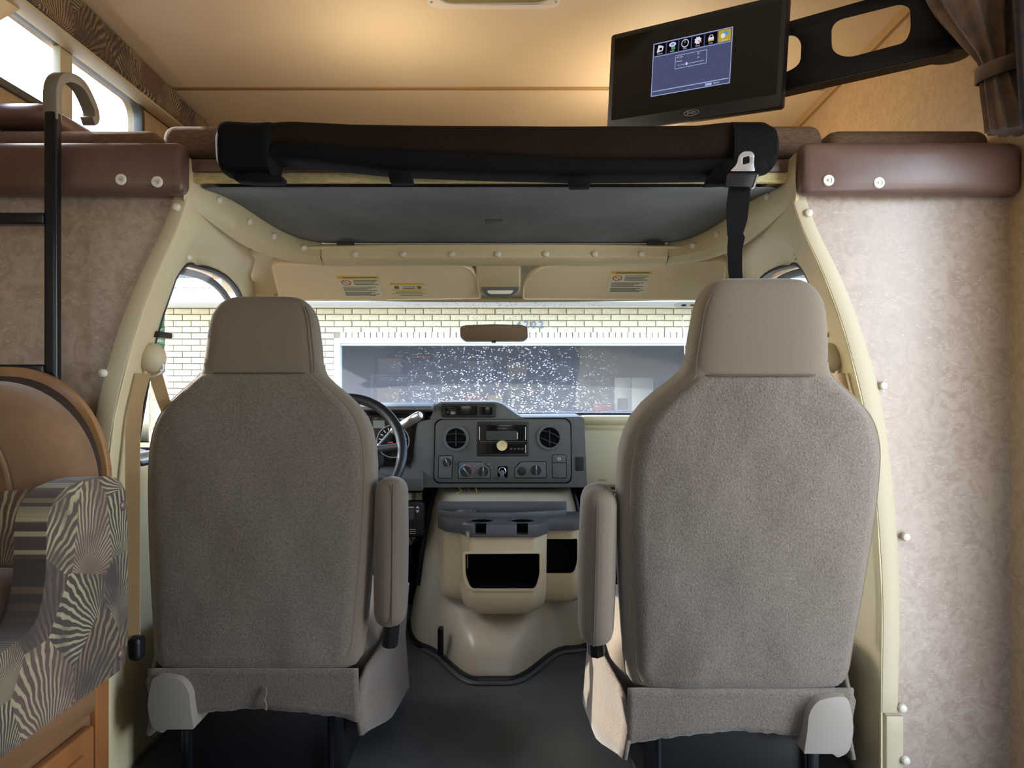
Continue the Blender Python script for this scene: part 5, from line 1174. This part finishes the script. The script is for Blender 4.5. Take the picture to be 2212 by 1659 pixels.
# oak base cabinet
cb = thing('oak_cabinet', 'oak base cabinet with raised panel drawer under the dinette seat', 'cabinet', (-1.03, 1.2, .0))
zt = H - .588
G().box(-1.25, -.842, .75, 1.565, .042, zt).obj('carcass', M['oakframe'], cb)
for a in ((.75, 1.565, zt - .055, zt), (.75, 1.565, .042, .10)): G().box(-.842, -.822, *a).obj('frame_rail', M['oakframe'], cb, bevel=.002)
G().box(-.842, -.821, 1.515, 1.566, .042, zt).obj('frame_stile', M['oak'], cb, bevel=.002)
G().box(-.842, -.821, .75, .80, .042, zt).obj('frame_stile', M['oak'], cb, bevel=.002)
G().box(-.850, -.832, .80, 1.515, .10, zt - .055).obj('frame_panel', M['oakframe'], cb)
dr = G().box(-.832, -.812, .86, 1.495, .07, zt - .075).obj('drawer_front', M['oak'], cb, bevel=.005, seg=3)
G().rbox(-.818, -.804, .90, 1.455, .10, zt - .112, .006, 4).obj('raised_panel', M['oak'], dr)
# ================================================================ outside: house front with garage, yard
ZG = H - 1.70; YW = 9.0; S = YW / F
struct(G().box(-30, 30, 3.6, 40, ZG - .2, ZG).obj('ground_driveway', M['concrete']), 'pale concrete driveway in front of the garage', 'driveway')
def zpx(py, Y=YW): return H - (py - CY) / F * Y
def xpx(px, Y=YW): return (px - CX) / F * Y
hx0, hx1 = xpx(357), 6.2
ox0, ox1, oz = xpx(735), xpx(735) + 4.88, zpx(741)
ztop = zpx(640)
hw_ = G().plate([(hx0, ZG), (ox0 - .06, ZG), (ox0 - .06, oz + .05), (ox1 + .06, oz + .05), (ox1 + .06, ZG), (hx1, ZG), (hx1, ztop), (hx0, ztop)], (0, YW + .012, 0), (1, 0, 0), (0, 0, 1), (0, -1, 0), .12).obj('wall_house', M['mortar'])
struct(hw_, 'cream painted brick house front around the open garage', 'wall')
bl, bh = 38.5 * S, 13.25 * S
def brick_mesh(l, h, d=.05):
    g = G().box(-l / 2, l / 2, -d / 2, d / 2, -h / 2, h / 2); me = g.mesh('brick', bevel=.004, seg=1, smooth=0); me.materials.append(M['brick']); return me
bm1, bm2 = brick_mesh(bl - .010, bh - .011), brick_mesh(13.1 * S - .009, 16.5 * S - .010)
allb = []
y = 671.5; r = 0
rows_px = [668.0 + 13.25 * k for k in range(-3, 34)]
for r, py in enumerate(rows_px):
    z = zpx(py + 5)
    if z < ZG + .03: break
    if z > ztop - .03: continue
    x = hx0 + bl / 2 - (bl / 2 if r % 2 else 0)
    while x < hx1:
        l = x - bl / 2; rr_ = x + bl / 2
        indoor = rr_ > ox0 - .07 and l < ox1 + .07
        if indoor and py > 711:
            if l < ox0 - .11: rr_ = ox0 - .068
            elif rr_ > ox1 + .11: l = ox1 + .068
            else: l = rr_
        l = max(l, hx0)
        if rr_ - l > .03 and rr_ < hx1: allb.append(((l + rr_) / 2, z, 0, (rr_ - l) / bl))
        x += bl
x = ox0 - .0
while x < ox1: allb.append((x + 6.6 * S, zpx(725.0), 1, 1.0)); x += 13.2 * S
def vis(b):
    px = CX + b[0] / S; py = CY - (b[1] - H) / S
    if 655 < py < 900 and (350 < px < 505 or 700 < px < 1512): return 0
    return 1
allb.sort(key=lambda b: (vis(b), abs(b[0])))
rest = G()
for i, (x, z, k, lf) in enumerate(allb):
    if i < 300 and vis((x, z)) == 0:
        o = bpy.data.objects.new('brick', bm2 if k else bm1); COL.objects.link(o); o.parent = hw_
        o.location = Vector((x + random.uniform(-.002, .002), YW + random.uniform(-.004, .004), z)) - hw_.location
        o.scale.x = lf
    else:
        l = (13.1 * S - .009 if k else bl * lf - .010) / 2; h = (16.5 * S - .01 if k else bh - .011) / 2
        rest.box(x - l, x + l, YW - .025, YW + .025, z - h, z + h)
tag(rest.obj('brick_courses', M['brick'], hw_, smooth=0), kind='stuff')
# garage door frame
gf = thing('garage_door_frame', 'white wooden frame around the open garage doorway', 'door frame', (ox0 + 2.4, YW, ZG))
G().box(ox0 - .065, ox0 + .0, YW - .04, YW + .10, ZG, oz + .055).obj('jamb', M['trimwhite'], gf, bevel=.004)
G().box(ox1, ox1 + .065, YW - .04, YW + .10, ZG, oz + .055).obj('jamb', M['trimwhite'], gf, bevel=.004)
G().box(ox0, ox1, YW - .04, YW + .10, oz - .005, oz + .060).obj('head', M['trimwhite'], gf, bevel=.004)
G().box(ox0 + .001, ox1 - .001, YW + .0, YW + .08, oz - .03, oz - .006).obj('stop', M['trimwhite'], gf, bevel=.003)
# house number
for k, ch in enumerate('4202'):
    o = text('house_number', ch, M['digit'], None, P(1120.5 + 16.2 * k, 702, YW - .03), (1, 0, 0), (0, 0, 1), (0, -1, 0), .125, .008)
    tag(o, 'blue grey house number digit %s on the brick above the garage%s' % (ch, ('', ', left of the zero', ', between two digits', ', rightmost')[k]), 'digit', 'house number digits')
# eaves and roof
ev = thing('house_eaves', 'white fascia and soffit of the house eaves above the bricks', 'eaves', (0, 8.6, zpx(655)))
G().box(hx0 - .35, hx1 + .4, 8.42, 8.45, zpx(652, 8.42), zpx(622, 8.42)).obj('fascia', M['trimwhite'], ev, bevel=.004)
G().box(hx0 - .35, hx1 + .4, 8.45, YW + .02, zpx(650, 8.42), zpx(648, 8.42)).obj('soffit', M['trimwhite'], ev)
G().box(hx0 - .35, hx1 + .4, 8.31, 8.415, zpx(622, 8.42), zpx(604, 8.42)).obj('gutter', M['trimwhite'], ev, bevel=.012)
G().box(hx0 - .02, hx1, YW - .03, YW + .03, zpx(665), zpx(655)).obj('frieze_board', M['trimwhite'], ev, bevel=.004)
z0_ = zpx(604, 8.42)
G().add([(hx0 - .4, 8.33, z0_), (hx1 + .5, 8.33, z0_), (hx1 + .5, 15, z0_ + 2.4), (hx0 - .4, 15, z0_ + 2.4), (hx0 - .4, 8.33, z0_ + .04), (hx1 + .5, 8.33, z0_ + .04), (hx1 + .5, 15, z0_ + 2.45), (hx0 - .4, 15, z0_ + 2.45)], [(3, 2, 1, 0), (4, 5, 6, 7), (0, 1, 5, 4), (1, 2, 6, 5), (2, 3, 7, 6), (3, 0, 4, 7)]).obj('roof', M['shingle'], ev)
# garage room
gx0, gx1, gy1, gz1 = ox0 - .7, ox1 + .7, 15.2, ZG + 2.75
struct(G().box(gx0, gx1, gy1, gy1 + .1, ZG, gz1).obj('wall_garage_back', M['garagewall']), 'pale back wall inside the garage', 'wall')
struct(G().box(gx0 - .1, gx0, YW + .14, gy1 + .1, ZG, gz1).obj('wall_garage_left', M['garagewall']), 'pale left wall inside the garage', 'wall')
struct(G().box(gx1, gx1 + .1, YW + .14, gy1 + .1, ZG, gz1).obj('wall_garage_right', M['garagewall']), 'pale right wall inside the garage', 'wall')
struct(G().box(gx0 - .1, gx1 + .1, YW + .14, gy1 + .1, gz1, gz1 + .1).obj('ceiling_garage', M['garagewall']), 'pale ceiling inside the garage', 'ceiling')
gd = thing('garage_door', 'raised sectional garage door lying below the garage ceiling', 'garage door', (ox0 + 2.4, 10.5, oz + .1))
for k in range(4): G().box(ox0 + .05, ox1 - .05, 9.55 + k * .56, 10.09 + k * .56, oz + .12, oz + .16).obj('door_section', M['trimwhite'], gd, bevel=.01)
for x in (ox0 + .02, ox1 - .02): G().box(x - .02, x + .02, 9.3, 12.0, oz + .06, oz + .10).obj('track', M['steel'], gd)
for x in (ox0 + .02, ox1 - .02):
    for yy in (9.6, 11.8): G().box(x - .012, x + .012, yy - .012, yy + .012, oz + .10, gz1 - .001).obj('track_hanger', M['steel'], gd)
# refrigerator
YF = 14.45
fr = thing('refrigerator', 'stainless steel french door refrigerator at the back of the garage', 'refrigerator', P(1370, 900, YF))
fx0, fx1, fz1 = xpx(1327, YF), xpx(1412, YF), zpx(815, YF); fm = xpx(1364, YF)
G().box(fx0, fx1, YF + .05, YF + .70, ZG + .02, fz1).obj('body', M['steel'], fr, bevel=.01)
fridge = mat('fridge_steel', rgb(212, 210, 204), .4, metal=.3)
for a, b in ((fx0 + .004, fm - .003), (fm + .003, fx1 - .004)):
    dd = G().box(a, b, YF, YF + .048, ZG + .62, fz1 - .005).obj('door', fridge, fr, bevel=.008)
    hx = b - .035 if b < fm else a + .035; G().tube([(hx, YF - .03, ZG + .75), (hx, YF - .03, fz1 - .65)], .014, 10).obj('handle', M['chrome'], dd)
dd = G().box(fx0 + .004, fx1 - .004, YF, YF + .048, ZG + .06, ZG + .61).obj('freezer_drawer', fridge, fr, bevel=.008); G().tube([(fx0 + .08, YF - .03, ZG + .54), (fx1 - .08, YF - .03, ZG + .54)], .014, 10).obj('handle', M['chrome'], dd)
G().box(fx0 + .06, fm - .07, YF - .003, YF + .002, zpx(872, YF) - .12, zpx(872, YF) + .1).obj('dispenser', M['dash'], fr)
# shelving with storage boxes
def rack(x0, x1, y0, y1, levels, label):
    t = thing('storage_rack', label, 'shelf', ((x0 + x1) / 2, (y0 + y1) / 2, ZG))
    for x in (x0, x1):
        for yy in (y0, y1): G().box(x - .02, x + .02, yy - .02, yy + .02, ZG, ZG + levels[-1] + .04).obj('post', M['shelfgrey'], t)
    for l in levels: G().box(x0 - .02, x1 + .02, y0 - .02, y1 + .02, ZG + l, ZG + l + .03).obj('shelf_board', M['shelfgrey'], t)
    return t
TN = ['blue', 'red', 'grey', 'green', 'tan', 'yellow', 'black']
used = {}
def tote(x, y, z, w, d, h, k, where):
    lab = '%s storage box %s' % (TN[k], where); used[lab] = used.get(lab, 0) + 1
    t = thing('storage_box', lab, 'box', (x, y, z), 'storage boxes in the garage')
    r = [[Vector((x + sx * w / 2 * s_, y + sy * d / 2 * s_, zz)) for sx, sy in ((-1, -1), (1, -1), (1, 1), (-1, 1))] for zz, s_ in ((z + .001, .88), (z + h * .85, .97))]
    G().loft(r).obj('tub', M['totes'][k], t, bevel=.01); G().box(x - w / 2, x + w / 2, y - d / 2, y + d / 2, z + h * .85, z + h).obj('lid', M['totes'][(k + 2) % 7], t, bevel=.008)
racks = [(-2.55, -1.55, 'left'), (-.35, .75, 'middle')]
rack(-2.62, -1.42, 14.35, 14.95, [.15, .75, 1.3, 1.85], 'grey metal storage rack at the left of the garage back wall')
rack(-.95, .55, 14.35, 14.95, [.15, .75, 1.28, 1.8], 'grey metal storage rack at the middle of the garage back wall')
for i, (x, lv, k, w, h) in enumerate([(-2.35, .78, 6, .42, .36), (-1.8, .78, 1, .40, .32), (-2.33, 1.33, 4, .44, .34), (-1.75, 1.33, 0, .44, .40), (-2.3, 1.88, 2, .46, .3), (-1.72, 1.88, 6, .4, .36)]):
    tote(x, 14.65, ZG + lv, w, .45, h, k, 'on the left garage rack, %s shelf' % {.78: 'lower', 1.33: 'middle', 1.88: 'top'}[lv])
for i, (x, lv, k, w, h) in enumerate([(-.7, .78, 0, .42, .36), (-.2, .78, 3, .40, .32), (.3, .78, 5, .34, .3), (-.72, 1.31, 1, .36, .26), (-.32, 1.31, 5, .30, .22), (.05, 1.31, 3, .3, .34), (.38, 1.31, 6, .28, .3), (-.6, 1.83, 2, .5, .3), (.1, 1.83, 4, .4, .34)]):
    tote(x, 14.65, ZG + lv, w, .45, h, k, 'on the middle garage rack, %s shelf' % {.78: 'lower', 1.31: 'middle', 1.83: 'top'}[lv])
wb = thing('workbench', 'long wooden workbench along the garage back wall', 'workbench', (-1.3, 13.5, ZG))
G().box(-2.2, -.2, 13.4, 14.0, ZG + .88, ZG + .95).obj('bench_top', M['oak'], wb, bevel=.006)
for x in (-2.15, -.25):
    for yy in (13.45, 13.95): G().box(x - .045, x + .045, yy - .045, yy + .045, ZG, ZG + .88).obj('leg', M['oak'], wb)
for k_, (x_, y_, w_, d_, h_, c_) in enumerate([(-2.3, 12.6, .7, .5, .62, 6), (-1.5, 12.7, .5, .5, .5, 2), (.95, 13.6, .6, .6, .8, 6), (1.60, 13.8, .42, .5, 1.05, 0), (.2, 13.0, .5, .5, .55, 4), (2.9, 14.0, .7, .6, .9, 6)]):
    tote(x_, y_, ZG + .002, w_, d_, h_, c_, 'standing on the garage floor, %s' % ('by the left wall', 'beside the workbench', 'before the wall cabinet', 'left of the refrigerator', 'in front of the middle rack', 'right of the refrigerator')[k_])
    tote(x_, y_, ZG + h_ + .004, w_ * .8, d_ * .8, .34, (c_ + 1) % 7, 'stacked on a bigger box, %s' % ('by the left garage wall', 'beside the workbench', 'before the wall cabinet', 'left of the refrigerator', 'in front of the middle rack', 'right of the refrigerator')[k_])
tote(-1.95, 13.7, ZG + .951, .36, .3, .26, 1, 'on the wooden workbench'); tote(-1.2, 13.7, ZG + .951, .3, .3, .38, 6, 'on the wooden workbench'); tote(-.6, 13.7, ZG + .951, .4, .3, .24, 0, 'on the wooden workbench')
wc = thing('wall_cabinet', 'pale grey wall cabinet right of the middle garage rack', 'cabinet', (1.1, 15, ZG + 1.3))
G().box(.72, 1.5, 14.75, 15.18, ZG + 1.35, ZG + 2.15).obj('body', M['shelfgrey'], wc, bevel=.004)
for a, b in ((.73, 1.105), (1.115, 1.49)):
    d_ = G().box(a, b, 14.725, 14.748, ZG + 1.36, ZG + 2.14).obj('door', M['garagewall'], wc, bevel=.003)
# wooden fence and tree beyond the house corner
fc = thing('yard_fence', 'weathered wooden plank fence left of the house corner', 'fence', (-7, 12.5, ZG))
pm = None
for k in range(26):
    x = -9.2 + k * .152
    g = G().plate([(x, ZG), (x + .142, ZG), (x + .142, ZG + 1.72), (x + .11, ZG + 1.78), (x + .032, ZG + 1.78), (x, ZG + 1.72)], (0, 12.5, 0), (1, 0, 0), (0, 0, 1), (0, -1, 0), .02); g.obj('plank', M['fence'], fc, smooth=0)
G().box(-9.2, -5.2, 12.521, 12.56, ZG + .4, ZG + .5).obj('rail', M['fence'], fc); G().box(-9.2, -5.2, 12.521, 12.56, ZG + 1.3, ZG + 1.4).obj('rail', M['fence'], fc)
def tree(name, label, x, y, h, rad, n):
    t = thing(name, label, 'tree', (x, y, ZG))
    G().tube([(x, y, ZG), (x + .1, y, ZG + h * .3), (x, y + .1, ZG + h * .62)], [.16, .12, .06], 10).obj('trunk', M['bark'], t)
    g = G()
    for k in range(n):
        a, b = random.uniform(0, 2 * PI), random.uniform(-1, 1); rr = rad * random.uniform(.35, 1) ; c = Vector((x + rr * math.cos(a) * math.sqrt(1 - b * b), y + rr * math.sin(a) * math.sqrt(1 - b * b), ZG + h * .62 + rr * b * 1.1))
        d = Vector((random.uniform(-1, 1), random.uniform(-1, 1), random.uniform(-1, 1))).normalized(); e = d.orthogonal().normalized(); s_ = random.uniform(.05, .10)
        g.add([c - d * s_ * 1.5, c + e * s_ * .6, c + d * s_ * 1.5, c - e * s_ * .6], [(0, 1, 2, 3)])
    tag(g.obj('foliage', M['leaf'], t, smooth=0), kind='stuff')
tree('yard_tree', 'leafy green tree behind the plank fence at the far left', -7.6, 14.5, 4.6, 2.0, 5000)
tree('yard_tree', 'second leafy tree farther back behind the plank fence', -12.6, 19, 5.2, 2.4, 3000)
# side mirrors of the vehicle
for s, who in ((-1, 'driver'), (1, 'passenger')):
    t = thing('side_mirror', 'white outside mirror beyond the %s door window' % who, 'mirror', (XC + s * 1.25, 2.5, H - .25))
    cx = XC + s * 1.27
    G().rbox(cx - .11, cx + .11, 2.62, 2.74, H - .22, H + .06, .05, 5).obj('housing', M['white'], t)
    G().rbox(cx - .09, cx + .09, 2.612, 2.622, H - .20, H + .04, .005, 3).obj('mirror_glass', M['mirrorglass'], t)
    G().tube([(cx, 2.68, H - .2), (XC + s * 1.05, 2.75, H - .28), (XC + s * .93, 2.80, H - .28)], .018, 10).obj('bracket', M['black'], t)

hd_ = thing('vehicle_hood', 'white hood of the vehicle outside below the windscreen', 'hood', (XC, 3.8, H - .5))
rows = []
for Y, z, w in ((3.37, -.235, .95), (3.55, -.215, .95), (3.8, -.225, .94), (4.1, -.27, .90), (4.3, -.33, .84), (4.36, -.42, .80)):
    rows.append([Vector((XC + w * k, Y, H + z - .05 * abs(k) ** 4)) for k in [i / 8 - 1 for i in range(17)]])
G().grid(rows).obj('hood_panel', M['white'], hd_, thick=.01)
